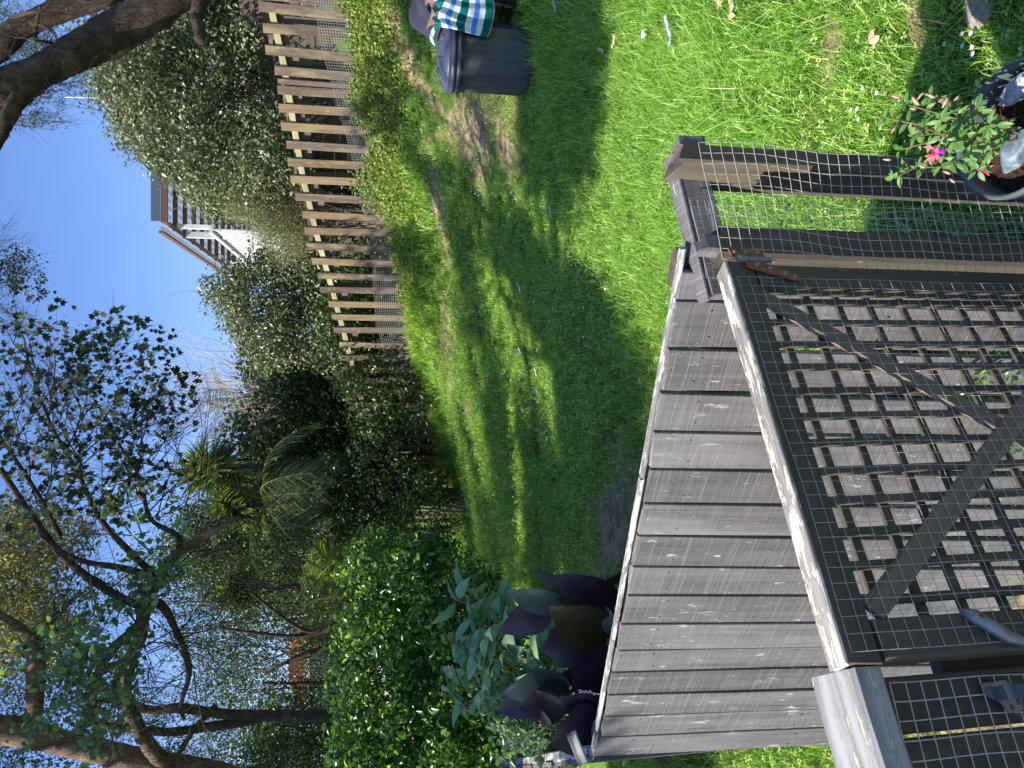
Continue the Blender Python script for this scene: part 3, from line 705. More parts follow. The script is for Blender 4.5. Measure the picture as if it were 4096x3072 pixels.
# ------------------------------------------------------------------ pot, stones, fuchsia
pc = Vector((.505, 1.2, .785)); pr = .134
po = thing('plant_pot', 'round dark plastic pot with fuchsia and stones, standing beside the mesh panel', 'plant pot', (pc.x, pc.y, .376))
mb = MB(); H = .37
mb.lathe([(.085, -H), (.095, -H + .01), (pr - .012, -.03), (pr - .008, -.022), (pr, -.02), (pr + .001, -.004), (pr - .003, 0), (pr - .008, -.001), (pr - .012, -.02), (pr - .02, -.12), (.01, -.125)], pc, 64)
mb.build('pot_body', MT['pot'], po, smooth=True)
rr = np.random.default_rng(5)
V_ = [(0, 0, 0)]; F_ = []
nr, na_ = 16, 48
for i in range(1, nr + 1):
    for k in range(na_):
        r_ = (pr - .013) * i / nr; th = 2 * pi * k / na_
        V_.append((r_ * cos(th), r_ * sin(th), rr.uniform(-.004, .005) - .006 * (i / nr) ** 3))
for k in range(na_): F_.append((0, 1 + k, 1 + (k + 1) % na_))
for i in range(nr - 1):
    for k in range(na_): a0_ = 1 + i * na_; k2 = (k + 1) % na_; F_.append((a0_ + k, a0_ + na_ + k, a0_ + na_ + k2, a0_ + k2))
me = bpy.data.meshes.new('soil'); me.from_pydata([(x + pc.x, y + pc.y, z + pc.z - .045) for x, y, z in V_], [], F_)
link('soil', me, MT['soil'], po, smooth=False)
def rock(name, c, sx, sy, sz, seed, mat, label, rot=0):
    import bmesh
    bm = bmesh.new(); bmesh.ops.create_icosphere(bm, subdivisions=4, radius=1); R = np.random.default_rng(seed)
    pl_ = [(Vector(d).normalized(), R.uniform(.62, .85)) for d in R.normal(size=(7, 3))]
    for v in bm.verts:
        p = v.co.copy()
        for d, k in pl_:
            q = p.dot(d)
            if q > k: p -= d * (q - k) * .85
        p += p.normalized() * (.03 * sin(5 * p.x + seed) * cos(4 * p.y)); v.co = p
    me = bpy.data.meshes.new(name); bm.to_mesh(me); bm.free()
    Mw = Matrix.Translation(c) @ Matrix.Rotation(rot, 4, 'Z') @ Matrix.Diagonal((sx, sy, sz, 1))
    me.transform(Matrix.Diagonal((sx, sy, sz, 1))); Mw = Matrix.Translation(c) @ Matrix.Rotation(rot, 4, 'Z')
    o = link(name, me, mat, None, Mw, smooth=True); tag(o, label, 'stone'); return o
def rockmat(name, a, b, st, c, sc):
    m, t, out = newmat(name); v = objvec(t); n0 = noise(t, v, 30, 4, .6)
    n = noise(t, mapping(t, v, st), 1, 7, .7, 1.5); n2 = noise(t, v, 90, 5, .7)
    col = ramp(t, n, [(.38, a), (.5, b), (.62, c)]); col = mix(t, .35, col, ramp(t, n2, [(.3, a), (.7, c)]))
    p = N(t, 'ShaderNodeBsdfPrincipled', inp={'Roughness': .6}); t.links.new(col, p.inputs['Base Color']); t.links.new(bump(t, n2, .3, .002), p.inputs['Normal']); t.links.new(p.outputs[0], out.inputs[0]); return m
zs = pc.z - .03
q = atz(680, 1016, zs + .01)
rock('river_stone', Vector((q.x, q.y, zs)), .026, .046, .022, 3, rockmat('striped_stone', (.09, .06, .06), (.4, .38, .38), (30, 160, 60), (.6, .62, .66), 1), 'grey white stone with dark brown stripes, in the pot on the side towards the lawn', .45)
q = atz(617, 1013, zs + .01)
rock('blue_grey_stone', Vector((q.x, q.y - .004, zs + .006)), .050, .038, .03, 8, rockmat('blue_stone', (.06, .085, .11), (.11, .15, .19), (30, 30, 30), (.24, .29, .33), 1), 'smooth blue grey stone lying in the pot on the side towards the gate', -.5)

# big single leaves
def leafmesh(L, W, n=8, fold=.25, curl=.3, wav=.0, seed=0, tipw=1.0, shape=1.0):
    R = random.Random(seed); V = []; F = []; ph = R.uniform(0, 6)
    for i in range(n + 1):
        f = i / n; w_ = W / 2 * (sin(pi * min(1, f ** (.8 * shape) * 1.0)) ** .85 if 0 < f < 1 else 0.02)
        z = -curl * L * f * f; 
        for s_ in (-1, -.5, 0, .5, 1):
            V.append((s_ * w_, L * f * (1 - .15 * curl * f), z + abs(s_) * w_ * fold * 2 * (1 - .3 * abs(s_)) + wav * W * sin(f * 11 + ph + s_ * 2) * abs(s_)))
    for i in range(n):
        for k in range(4): b_ = i * 5 + k; F.append((b_, b_ + 1, b_ + 6, b_ + 5))
    me = bpy.data.meshes.new('leaf'); me.from_pydata(V, [], F)
    a_ = me.attributes.new('tone', 'FLOAT', 'POINT'); a_.data.foreach_set('value', [R.uniform(.1, .9)] * len(V)); me.update()
    me.polygons.foreach_set('use_smooth', [True] * len(me.polygons)); return me
def leafM(p, d, nrm, roll=0, sc=1.0):
    y = Vector(d).normalized(); z = Vector(nrm); z = (z - y * z.dot(y)).normalized(); x = y.cross(z)
    Mx = Matrix(((x.x, y.x, z.x, p[0]), (x.y, y.y, z.y, p[1]), (x.z, y.z, z.z, p[2]), (0, 0, 0, 1))); return Mx @ Matrix.Diagonal((sc, sc, sc, 1))
def rv(s=1.0): return Vector((random.gauss(0, s), random.gauss(0, s), random.gauss(0, s)))
MT['fu_leaf'] = leafmat('fuchsia_leaf', (0.05, 0.125, 0.028), (0.10, 0.21, 0.05), (0.2, 0.34, 0.10), .3, .45, .4)
MT['fu_stem'] = simple('fuchsia_stem', (.22, .16, .06), .6)
MT['bud'] = leafmat('fuchsia_bud', (.6, .5, .28), (.62, .3, .3), (.6, .55, .3), .3, .4)
MT['sepal'] = leafmat('fuchsia_sepal', (.8, .08, .14), (.85, .2, .3), (.85, .25, .35), .3, .35)
MT['petal'] = leafmat('fuchsia_petal', (.3, .03, .4), (.4, .04, .5), (.5, .1, .5), .3, .35)
fu = thing('fuchsia_plant', 'leafy young fuchsia with pink buds growing in the dark pot', 'plant', (pc.x - .0, pc.y, pc.z - .045))
fl = [leafmesh(1, .42, 5, .18, .25, .02, s) for s in range(4)]
for l in fl: l.materials.append(MT['fu_leaf'])
random.seed(21)
base = Vector((pc.x - .005, pc.y + .01, pc.z - .045)); mb = MB()
tips = [(664, 905, 1.22), (650, 885, 1.28), (640, 925, 1.16), (672, 930, 1.2), (618, 900, 1.27), (600, 920, 1.22), (590, 895, 1.26), (655, 955, 1.12), (628, 955, 1.12), (606, 955, 1.13), (598, 978, 1.1), (640, 985, 1.06), (632, 915, 1.22), (660, 975, 1.12), (648, 940, 1.12), (612, 935, 1.18)]
nl = 0
for (u_, v_, y_) in tips:
    e = at(u_, v_, y_); mid = base.lerp(e, .5) + Vector((0, 0, .02)) + rv(.008)
    pth = smooth_path([base + rv(.006), mid, e], 6); mb.tube(pth, [.0026 * (1 - .6 * i / len(pth)) for i in range(len(pth))], 5)
    for j in range(4, len(pth)):
        dd = (pth[j] - pth[j - 1]).normalized()
        for k in range(2 if j < len(pth) - 1 else 5):
            if random.random() < .15 and j < len(pth) - 2: continue
            sd_ = (dd.orthogonal().normalized()); sd_.rotate(Matrix.Rotation(random.uniform(0, 6.28), 3, dd)); d_ = (sd_ + dd * .5 + Vector((0, 0, -.1))).normalized()
            L = random.uniform(.016, .029) * (.8 if j == len(pth) - 1 else 1)
            o = bpy.data.objects.new('leaf', random.choice(fl)); COL.objects.link(o); o.parent = fu
            o.matrix_basis = Matrix.Translation(-fu.location) @ leafM(pth[j] + d_ * .003, d_, Vector((-.2, -.25, 1)) + rv(.35), 0, L); nl += 1
mb.build('stem', MT['fu_stem'], fu)
def budmesh():
    mb = MB(); mb.lathe([(.0004, 0), (.0022, .003), (.003, .008), (.0046, .013), (.005, .018), (.0036, .026), (.0005, .032)], (0, 0, 0), 10); return mb
budm = budmesh(); bo = None
for (x, y) in ((660, 500), (720, 530), (815, 470), (985, 625), (1110, 545), (625, 830), (680, 890), (980, 970), (440, 490), (440, 890), (350, 1170), (730, 1230), (990, 1295), (1065, 1375), (640, 625), (845, 610), (945, 560)):
    u_, v_ = 718 - .0934 * y, 850 + .0934 * x; q = at(u_, v_, 1.11 + random.uniform(-.02, .05)) + Vector((0, 0, 0))
    d_ = Vector((random.uniform(-.5, .8), random.uniform(-.4, .1), random.uniform(-1, -.1))).normalized()
    R_ = d_.to_track_quat('Z', 'Y').to_matrix().to_4x4()
    if bo is None: bo = budm.build('flower_bud', MT['bud'], None, smooth=True); bo.parent = fu; o = bo
    else: o = bo.copy(); COL.objects.link(o)
    o.matrix_basis = Matrix.Translation(-fu.location) @ Matrix.Translation(q) @ R_ @ Matrix.Diagonal((1, 1, 1, 1)) @ Matrix.Scale(random.uniform(.35, .65), 4)
def fuchsia(q, d_, name, parent, label=None, cat=None):
    mb = MB(); c = Vector(q); d_ = Vector(d_).normalized(); a_ = d_.orthogonal().normalized()
    mb.tube([c - d_ * .016, c], [.0015, .0028], 8, tone=.2)
    for k in range(4):
        e = a_.copy(); e.rotate(Matrix.Rotation(k * pi / 2 + .3, 3, d_)); s_ = d_.cross(e)
        P = [c, c + e * .009 + d_ * .003, c + e * .018 - d_ * .001, c + e * .021 - d_ * .010]; W = [.003, .005, .004, .0003]
        vs = []; 
        for p_, w__ in zip(P, W): vs += [p_ - s_ * w__, p_ + d_ * .001, p_ + s_ * w__]
        mb.add(vs, [(i * 3 + j, i * 3 + j + 1, i * 3 + j + 4, i * 3 + j + 3) for i in range(3) for j in range(2)], .5)
    o1 = mb.build('sepal', MT['sepal'], parent, smooth=True)
    mb = MB()
    for k in range(6):
        e = a_.copy(); e.rotate(Matrix.Rotation(k * pi / 3, 3, d_)); s_ = d_.cross(e)
        P = [c, c + e * .006 + d_ * .006, c + e * .0065 + d_ * .014]; W = [.002, .0045, .004]; vs = []
        for p_, w__ in zip(P, W): vs += [p_ - s_ * w__, p_ + e * .0015, p_ + s_ * w__]
        mb.add(vs, [(i * 3 + j, i * 3 + j + 1, i * 3 + j + 4, i * 3 + j + 3) for i in range(2) for j in range(2)], .5)
    o2 = mb.build('petal', MT['petal'], parent, smooth=True)
    mb = MB()
    for k in range(4): mb.tube([c + d_ * .01, c + d_ * .03 + rv(.002)], .0003, 3)
    mb.build('stamen', MT['sepal'], parent); return o1
fuchsia(at(614, 934, 1.10), (.25, -.2, -.9), 'flower', fu)
ff = thing('fallen_fuchsia_flower', 'purple and pink fuchsia flower fallen on the soil inside the pot', 'flower', tuple(atz(597, 984, pc.z - .04)))
fuchsia(atz(597, 984, pc.z - .033), (.5, .4, .15), 'flower', ff)

# ------------------------------------------------------------------ rubbish bin, crate, towel, jacket
bc = at(706, 524, 5.55); bz = g1(bc.x, bc.y) - .03; hz = at(706, 437, 5.55).z - bz; bR = .258
bi = thing('rubbish_bin', 'dark grey fluted plastic rubbish bin with domed blue black lid standing in long grass', 'bin', (bc.x, bc.y, bz))
C0 = (bc.x, bc.y, bz)
flute = lambda th, z: 1 + (.055 * (max(0, cos(th * 13)) ** .5 - .5) if .05 < z < hz - .17 else 0)
mb = MB(); zt = hz - .1
prof = [(bR * .93, 0), (bR * .95, .02), (bR * .98, .06)] + [(bR * (.97 + .03 * f), .06 + (zt - .15) * f) for f in (.1, .3, .5, .7, .9, 1)] + [(bR * 1.03, zt - .08), (bR * 1.06, zt - .07), (bR * 1.06, zt - .045), (bR * 1.02, zt - .04), (bR * 1.03, zt - .005)]
mb.lathe(prof, C0, 104, flute); mb.build('bin_body', MT['bin'], bi, smooth=True)
mb = MB(); mb.lathe([(bR * 1.0, zt - .03), (bR * 1.09, zt - .028), (bR * 1.09, zt - .005), (bR * 1.06, zt), (bR * 1.08, zt + .012), (bR * 1.07, zt + .03), (bR * .98, zt + .045), (bR * .6, zt + .085), (bR * .28, zt + .1), (.01, zt + .1)], C0, 64)
lid = mb.build('lid', MT['binlid'], bi, smooth=True)
for a_ in range(0, 360, 45):
    th = rad(a_ + 15); mb = MB()
    e = Vector((cos(th), sin(th), 0)); mb.tube([Vector(C0) + e * bR * .45 + Vector((0, 0, zt + .097)), Vector(C0) + e * bR * .85 + Vector((0, 0, zt + .064))], .006, 6)
    mb.build('lid_rib', MT['bin'], lid, smooth=True)
th = -2.6; mb = MB(); e = Vector((-1, -.1, 0)); s_ = Vector((0, 1, 0)); cc = Vector(C0) + e * bR * 1.06 + Vector((0, 0, zt - .06))
mb.tube([cc - s_ * .07, cc - s_ * .06 + e * .03, cc + s_ * .06 + e * .03, cc + s_ * .07], .009, 6); mb.build('handle', MT['bin'], bi, smooth=True)

cr0 = at(786, 510, 5.6); crz = g1(cr0.x, cr0.y)
crate = thing('storage_crate', 'black slatted storage crate beside the bin, mostly hidden by the striped towel', 'crate', (cr0.x, cr0.y, crz))
MT['crate'] = simple('black_crate_plastic', (.014, .016, .018), .5)
w2, d2, h2 = .31, .3, at(760, 446, 5.4).z - crz
for k in range(6):
    hh = h2 / 6; 
    mb = MB()
    for (cx, cy, sx, sy) in ((0, -d2, 2 * w2, .02), (0, d2, 2 * w2, .02), (-w2, 0, .02, 2 * d2 - .02), (w2, 0, .02, 2 * d2 - .02)):
        mb.box((cr0.x + cx, cr0.y + cy, crz + hh * (k + .5)), sx, sy, hh - .012)
    mb.build('slat', MT['crate'], crate)
mb = MB(); mb.box((cr0.x, cr0.y, crz + h2), 2 * w2 - .03, 2 * d2 - .03, .02); mb.box((cr0.x, cr0.y, crz + h2 / 2), 2 * w2 - .06, 2 * d2 - .06, h2 - .04); mb.build('lid', MT['crate'], crate)
def drape(name, fpos, nu, nv, mat, label, cat, th=.006):
    V = []; F = []
    for j in range(nv + 1):
        for i in range(nu + 1): V.append(fpos(i / nu, j / nv))
    for j in range(nv):
        for i in range(nu): b_ = j * (nu + 1) + i; F.append((b_, b_ + 1, b_ + nu + 2, b_ + nu + 1))
    me = bpy.data.meshes.new(name); me.from_pydata(V, [], F)
    uv = me.uv_layers.new(name='UVMap'); l = 0
    for f in F:
        for vi in f: uv.data[l].uv = ((vi % (nu + 1)) / nu, (vi // (nu + 1)) / nv); l += 1
    o = link(name, me, mat, smooth=True); sm = o.modifiers.new('thick', 'SOLIDIFY'); sm.thickness = th; tag(o, label, cat); return o
m, t, out = newmat('striped_towel'); tc = N(t, 'ShaderNodeTexCoord'); sp = N(t, 'ShaderNodeSeparateXYZ'); t.links.new(tc.outputs['UV'], sp.inputs[0])
fr = math_(t, 'FRACT', math_(t, 'MULTIPLY', sp.outputs[1], 3.2))
r_ = N(t, 'ShaderNodeValToRGB'); r_.color_ramp.interpolation = 'CONSTANT'; e = r_.color_ramp.elements
st = [(0, (.005, .11, .10)), (.17, (.58, .64, .64)), (.42, (.10, .24, .62)), (.62, (.58, .64, .64)), (.84, (.005, .11, .10))]
while len(e) < len(st): e.new(.5)
for el, (p_, c_) in zip(e, st): el.position = p_; el.color = (*c_, 1)
t.links.new(fr, r_.inputs[0]); p = N(t, 'ShaderNodeBsdfPrincipled', inp={'Roughness': .95, 'Specular IOR Level': .1}); t.links.new(r_.outputs[0], p.inputs['Base Color'])
t.links.new(bump(t, noise(t, tc.outputs['Object'], 160, 4), .5, .004), p.inputs['Normal']); t.links.new(p.outputs[0], out.inputs[0]); MT['towel'] = m
TL = Vector((at(738, 460, 5.2).x - .02, cr0.y - d2 - .05, 0)); top = crz + h2 + .03
def tw(u, v_):
    # v: 0 top back edge .. 1 lower hem, u: across; folded over the front edge, hangs in pleats
    x = TL.x + .02 + u * .42 + .03 * sin(v_ * 5 + u * 3)
    if v_ < .35: f = v_ / .35; y = TL.y + .28 * (1 - f); z = top + .035 * sin(u * 7 + f * 3) + .02 * sin(u * 17) + .03
    else: f = (v_ - .35) / .65; y = TL.y - .01 - .03 * sin(u * 12 + f * 2) * f - .015 * sin(u * 27 + 3 * f); z = top + .02 - f * (.30 + .10 * sin(u * 2.4 + .5)) + .03 * sin(u * 7) * (1 - f)
    return (x, y, z)
drape('striped_towel', tw, 60, 60, MT['towel'], 'towel striped white, blue and dark green draped over the crate beside the bin', 'towel')
def jk(u, v_):
    x = bc.x + .16 + u * .75; y = bc.y - .02 + .32 * v_
    z = bz + hz + .02 + .12 * sin(u * 2.6 + .2) + .05 * sin(u * 11 + 5 * v_) + .04 * sin(v_ * 14 + u * 6) - .07 * (1 - v_) ** 2 - max(0, .25 - u) * .9
    return (x, y, z)
drape('dark_jacket', jk, 50, 30, simple('navy_cloth', (.022, .024, .045), .9, 0, .4, 14, .3, col2=(.12, .09, .07), thr=(.6, .63)), 'crumpled navy jacket heaped behind the bin lid', 'jacket', .02)
def cl(u, v_):
    x = bc.x + .20 + u * .45; y = bc.y - .22 + .22 * v_
    return (x, y, bz + hz - .0 + .03 * sin(u * 9 + v_ * 3) + .03 * sin(v_ * 8 + u * 15) + .05 * v_)
drape('brown_cloth', cl, 40, 20, simple('brown_cloth', (.13, .10, .08), .9, 0, .3, 14, .3), 'crumpled grey brown cloth between the bin lid and the striped towel', 'cloth', .015)
# ------------------------------------------------------------------ paling fence along the far side
E0 = at(768, 366, 8.0); E1 = at(255, 450, 13.6); e0 = Vector((E0.x, E0.y, 0)); e1 = Vector((E1.x, E1.y, 0)); pdv = (e1 - e0).normalized()
pnv = Vector((pdv.y, -pdv.x, 0)); pnv = pnv if pnv.y < 0 else -pnv
pal = thing('paling_fence', 'brown hit and miss paling fence with wire netting along its foot, sunlit at the right', 'fence', (e0.x, e0.y, g1(e0.x, e0.y)))
def fhit(U):
    d = at(U, 400, 1.0) - EYE; d = Vector((d.x, d.y, 0)); n = Vector((pnv.x, pnv.y, 0)); k = (e0).dot(n) / d.dot(n); return d * k
def topz(U):   # top edge of the palings as seen
    V = float(np.interp(U, [255, 300, 345, 380, 430, 450, 520, 600, 680, 745, 768], [378, 372, 362, 349, 336, 331, 309, 288, 275, 259, 252])); q = fhit(U); return at(U, V, q.y).z
Uc = []
z1 = [42, 118, 250, 385, 510, 577, 632, 745, 860, 972, 1083, 1190, 1300, 1408, 1512, 1606]
for y in z1: Uc.append(768 - y * .617 / 4)
z2 = [42, 132, 222, 312, 395, 478, 570, 655, 730, 800, 880, 955, 1030, 1100, 1165, 1235, 1300, 1365, 1425, 1485, 1540, 1600, 1660, 1715, 1770]
for y in z2: Uc.append(768 - (1024 + y * .617) / 4)
Uc = [790, 812] [::-1] + Uc if False else [812, 790] + Uc
prev = None
for i, U in enumerate(Uc):
    q = fhit(min(U, 830)); zt_ = topz(min(U, 768)) + random.uniform(-.035, .03); zb = g1(q.x, q.y) - .05
    if U > 768: zt_ += (U - 768) * .006
    w_ = .104 if U > 330 else .09
    if i == 7: w_ = .06
    t_ = Vector((random.gauss(0, .014), 0, 0)); 
    mt = MT['paling_o'] if (U < 660 and random.random() < .65) else MT['paling']
    plank('paling', Vector((q.x, q.y, zb)) + pnv * .03 + t_, Vector((q.x, q.y, zt_)) + pnv * .03, w_, .018, pnv, mt, pal, seed=300 + i, jag=.006)
    if prev is not None and i > 1:
        h = (q + prev) / 2 ; h = h + pdv * .02; zt2 = zt_ - .05 + random.uniform(-.03, .02)
        if random.random() < .12: plank('paling', Vector((h.x, h.y, g1(h.x, h.y) - .05)) - pnv * .055, Vector((h.x, h.y, zt2)) - pnv * .055, .075, .018, pnv, MT['paling'], pal, seed=400 + i)
        elif random.random() < .8: plank('paling', Vector((h.x, h.y, zt2 - .22)) - pnv * .055, Vector((h.x, h.y, zt2)) - pnv * .055, .105, .018, pnv, MT['paling'], pal, seed=450 + i)
    prev = q
nseg = 10
for k in range(nseg):
    ua, ub = 800 - (800 - 262) * k / nseg, 800 - (800 - 262) * (k + 1) / nseg; a_, b_ = fhit(ua), fhit(ub)
    za, zb_ = topz(min(ua, 768)) - .14 + max(0, ua - 768) * .006, topz(ub) - .14
    plank('rail', Vector((a_.x, a_.y, za)) - pnv * .01, Vector((b_.x, b_.y, zb_)) - pnv * .01, .075, .045, pnv, MT['railpale'], pal)
    ga, gb = g1(a_.x, a_.y) + .12, g1(b_.x, b_.y) + .12
    plank('rail', Vector((a_.x, a_.y, ga)) - pnv * .01, Vector((b_.x, b_.y, gb)) - pnv * .01, .075, .045, pnv, MT['gate'], pal)
    if k % 2 == 0: plank('post', Vector((a_.x, a_.y, ga - .4)) - pnv * .09, Vector((a_.x, a_.y, za + .05)) - pnv * .09, .09, .09, pnv, MT['gate'], pal)
# netting
mb = MB(); na_, nb_ = [], 22
Us = np.linspace(790, 335, 260); pts = [fhit(u) for u in Us]; cum = 0; cols = [pts[0]]
L_ = (pts[-1] - pts[0]).length; nn = int(L_ / .03); a_, b_ = pts[0], pts[-1]
gnd = gz([a_.lerp(b_, i / nn).x for i in range(nn + 1)], [a_.lerp(b_, i / nn).y for i in range(nn + 1)])
nh = 0.62
for i in range(nn + 1):
    q = a_.lerp(b_, i / nn) + pnv * .045; g = gnd[i]; mb.tube([Vector((q.x, q.y, g)), Vector((q.x, q.y, g + nh + .02 * sin(i * .3)))], .0016, 3, caps=False)
for j in range(int(nh / .03) + 1):
    mb.tube([Vector(((a_.lerp(b_, i / nn)).x, (a_.lerp(b_, i / nn)).y, gnd[i] + j * .03)) + pnv * .046 for i in range(0, nn + 1, 8)], .0014, 3, caps=False)
mb.build('wire_netting', simple('dull_netting', (.22, .22, .21), .7, bmp=0), pal)

nw = thing('retaining_wall', 'dark timber retaining wall on the neighbour side, seen through the fence gaps', 'wall', (e0.x, e0.y + 2, 1.5))
wa, wb2 = e0 - pdv * 2.2 - pnv * 1.7, e1 - pnv * 1.7; nL = (wb2 - wa).length; nn = int(nL / .5)
for i in range(nn):
    q = wa.lerp(wb2, (i + .5) / nn); g = g1(q.x, q.y)
    for j in range(7):
        p0_ = wa.lerp(wb2, i / nn); p1_ = wa.lerp(wb2, (i + .985) / nn); zz = g - .2 + j * .2
        plank('board', Vector((p0_.x, p0_.y, zz)), Vector((p1_.x, p1_.y, zz)), .19, .03, pnv, MT['gate'], nw, segs=1)
# lit slatted trellis of the neighbour, glimpsed through the gaps
# ------------------------------------------------------------------ houses
def weather(name, col, pitch=.14, axis=2, depth=.35):
    m, t, out = newmat(name); tc = N(t, 'ShaderNodeTexCoord'); v = tc.outputs['Object']; n = noise(t, v, 3, 5, .6)
    c = ramp(t, n, [(.3, tuple(x * .88 for x in col)), (.7, col)])
    p = N(t, 'ShaderNodeBsdfPrincipled', inp={'Roughness': .6}); t.links.new(c, p.inputs['Base Color']); t.links.new(p.outputs[0], out.inputs[0]); return m
MT['white'] = weather('white_house_paint', (.74, .72, .66)); MT['darkroof'] = simple('dark_roof_metal', (.06, .06, .065), .5)
MT['brownwood'] = simple('brown_stained_beams', (.13, .07, .04), .7); MT['grey'] = simple('grey_post_paint', (.5, .52, .52), .6)
m, t, out = newmat('clear_corrugated_sheet'); p = N(t, 'ShaderNodeBsdfPrincipled', inp={'Base Color': (.16, .19, .23, 1), 'Roughness': .4}); tr = N(t, 'ShaderNodeBsdfTranslucent', inp={0: (.3, .36, .44, 1)})
mx = N(t, 'ShaderNodeMixShader', inp={0: .45}); t.links.new(p.outputs[0], mx.inputs[1]); t.links.new(tr.outputs[0], mx.inputs[2]); t.links.new(mx.outputs[0], out.inputs[0]); MT['sheet'] = m
MT['glass'] = simple('dark_window_glass', (.03, .04, .05), .08, 0, .1, 5, 0, spec=.8)
MT['winframe'] = simple('white_frame', (.7, .7, .68), .5)
def bx(name, c, s, mat, parent, label=None):
    mb = MB(); mb.box(c, *s); return mb.build(name, mat, parent, label=label)

hs = thing('neighbour_house', 'white weatherboard house with dark roof edge behind the tall hedge at the right', 'house', (8.5, 15, 2.5))
hx0, hx1, hy0, hy1, hz0, hz1 = 4.7, 14, 14.2, 21, 3.6, 6.25
bx('wall', ((hx0 + hx1) / 2, (hy0 + hy1) / 2, (hz0 + hz1) / 2), (hx1 - hx0, hy1 - hy0, hz1 - hz0), MT['white'], hs)
nb_ = int((hz1 - hz0) / .17)
for k in range(nb_):
    z = hz0 + .17 * (k + .5); mb = MB(); y = hy0 - .012
    mb.add([(hx0, y - .022, z - .085), (hx1, y - .022, z - .085), (hx1, y - .004, z + .083), (hx0, y - .004, z + .083), (hx0, hy0, z - .085), (hx1, hy0, z - .085)], [(0, 1, 2, 3), (0, 4, 5, 1)]); mb.build('weatherboard', MT['white'], hs)
ra = at(609, 142, 14.0); rb = at(668, 121, 14.0); rc = at(745, 96, 14.0); rd = at(790, 84, 14.0)
plank('roof_edge', ra, rb, .14, .3, Vector((0, -1, 0)), MT['darkroof'], hs)
mb = MB(); vs = []
for q in (ra, rb, Vector((14, 14, rb.z + 1.2))): vs += [q + Vector((0, -.1, .05)), q + Vector((0, 7, .6))]
mb.add(vs, [(0, 2, 3, 1), (2, 4, 5, 3)]); mb.build('roof', MT['darkroof'], hs)
# upper gable at the far right
ga = at(743, 101, 13.4); gb = at(766, 91, 13.4); gw = thing('upper_gable', 'cream weatherboard gable end with dark gutter high behind the leaning trunk', 'house', (8, 13.6, 5))
gx0, gx1 = ga.x + .12, ga.x + 2.6
bx('wall', ((gx0 + gx1) / 2, 14.6, (6 + ga.z) / 2), (gx1 - gx0, 2, ga.z - 6 - .05), MT['white'], gw)
for k in range(16):
    z = ga.z - .1 - k * .11; mb = MB(); y = 13.585
    mb.add([(gx0, y - .02, z - .055), (gx1, y - .02, z - .055), (gx1, y, z + .053), (gx0, y, z + .053), (gx0, y + .01, z - .055), (gx1, y + .01, z - .055)], [(0, 1, 2, 3), (0, 4, 5, 1)]); mb.build('weatherboard', MT['white'], gw)
plank('gutter', ga + Vector((-.05, 0, 0)), gb + Vector((1.5, 0, .55)), .1, .5, Vector((0, -1, .0)), MT['darkroof'], gw)
plank('bargeboard', ga + Vector((0, -.1, -.11)), gb + Vector((1.5, -.1, .44)), .08, .06, Vector((0, -1, 0)), MT['winframe'], gw)
an = thing('aerial', 'thin white aerial rod standing above the hedge against the sky', 'aerial', tuple(at(671, 120, 13.0)))
mb = MB(); mb.tube([at(670, 122, 13), at(671, 65, 13)], .012, 5); mb.build('rod', MT['winframe'], an)
dsh = thing('vent_cap', 'small white roof vent poking above the hedge', 'roof vent', tuple(at(653, 128, 13.6)))
mb = MB(); q = at(653, 124, 13.6); mb.lathe([(.06, -.4), (.06, 0), (.11, .01), (.11, .12), (.02, .17)], q, 12); mb.build('cap', MT['winframe'], dsh, smooth=True)

# veranda
ve = thing('veranda', 'raised veranda with see-through corrugated roof on brown beams and white slatted balustrade', 'veranda', (4.8, 17, 3.6))
vx0, vx1, vy0, vy1, vz = 3.0, 6.6, 14.0, 22.0, 6.12
npan = 12
for k in range(npan):
    y0 = vy0 + (vy1 - vy0) * k / npan; y1 = vy0 + (vy1 - vy0) * (k + 1) / npan - .015; V = []; F = []; nn_ = 90
    for i in range(nn_ + 1):
        x = vx0 - .12 + (vx1 - vx0) * i / nn_; z = vz + .06 + .012 * cos(i * 2 * pi / 2.0 * .5 * 1.0) + (.0 if k % 2 else .006); V += [(x, y0, z), (x, y1, z)]
    for i in range(nn_): F.append((2 * i, 2 * i + 2, 2 * i + 3, 2 * i + 1))
    me = bpy.data.meshes.new('roof_sheet'); me.from_pydata(V, [], F); link('roof_sheet', me, MT['sheet'], ve)
for k in range(npan + 1):
    y = vy0 + (vy1 - vy0) * k / npan; bx('purlin', ((vx0 + vx1) / 2, y, vz), (vx1 - vx0, .06, .08), MT['brownwood'], ve)
for x in (vx0, vx0 + 1.2, vx0 + 2.4): bx('rafter', (x, (vy0 + vy1) / 2, vz - .07), (.06, vy1 - vy0, .06), MT['brownwood'], ve)
bx('edge_flashing', (vx0 - .16, (vy0 + vy1) / 2, vz + .06), (.04, vy1 - vy0, .09), MT['brownwood'], ve)
bx('front_fascia', ((vx0 + vx1) / 2, vy0 - .08, vz - .02), (vx1 - vx0, .05, .12), MT['brownwood'], ve)
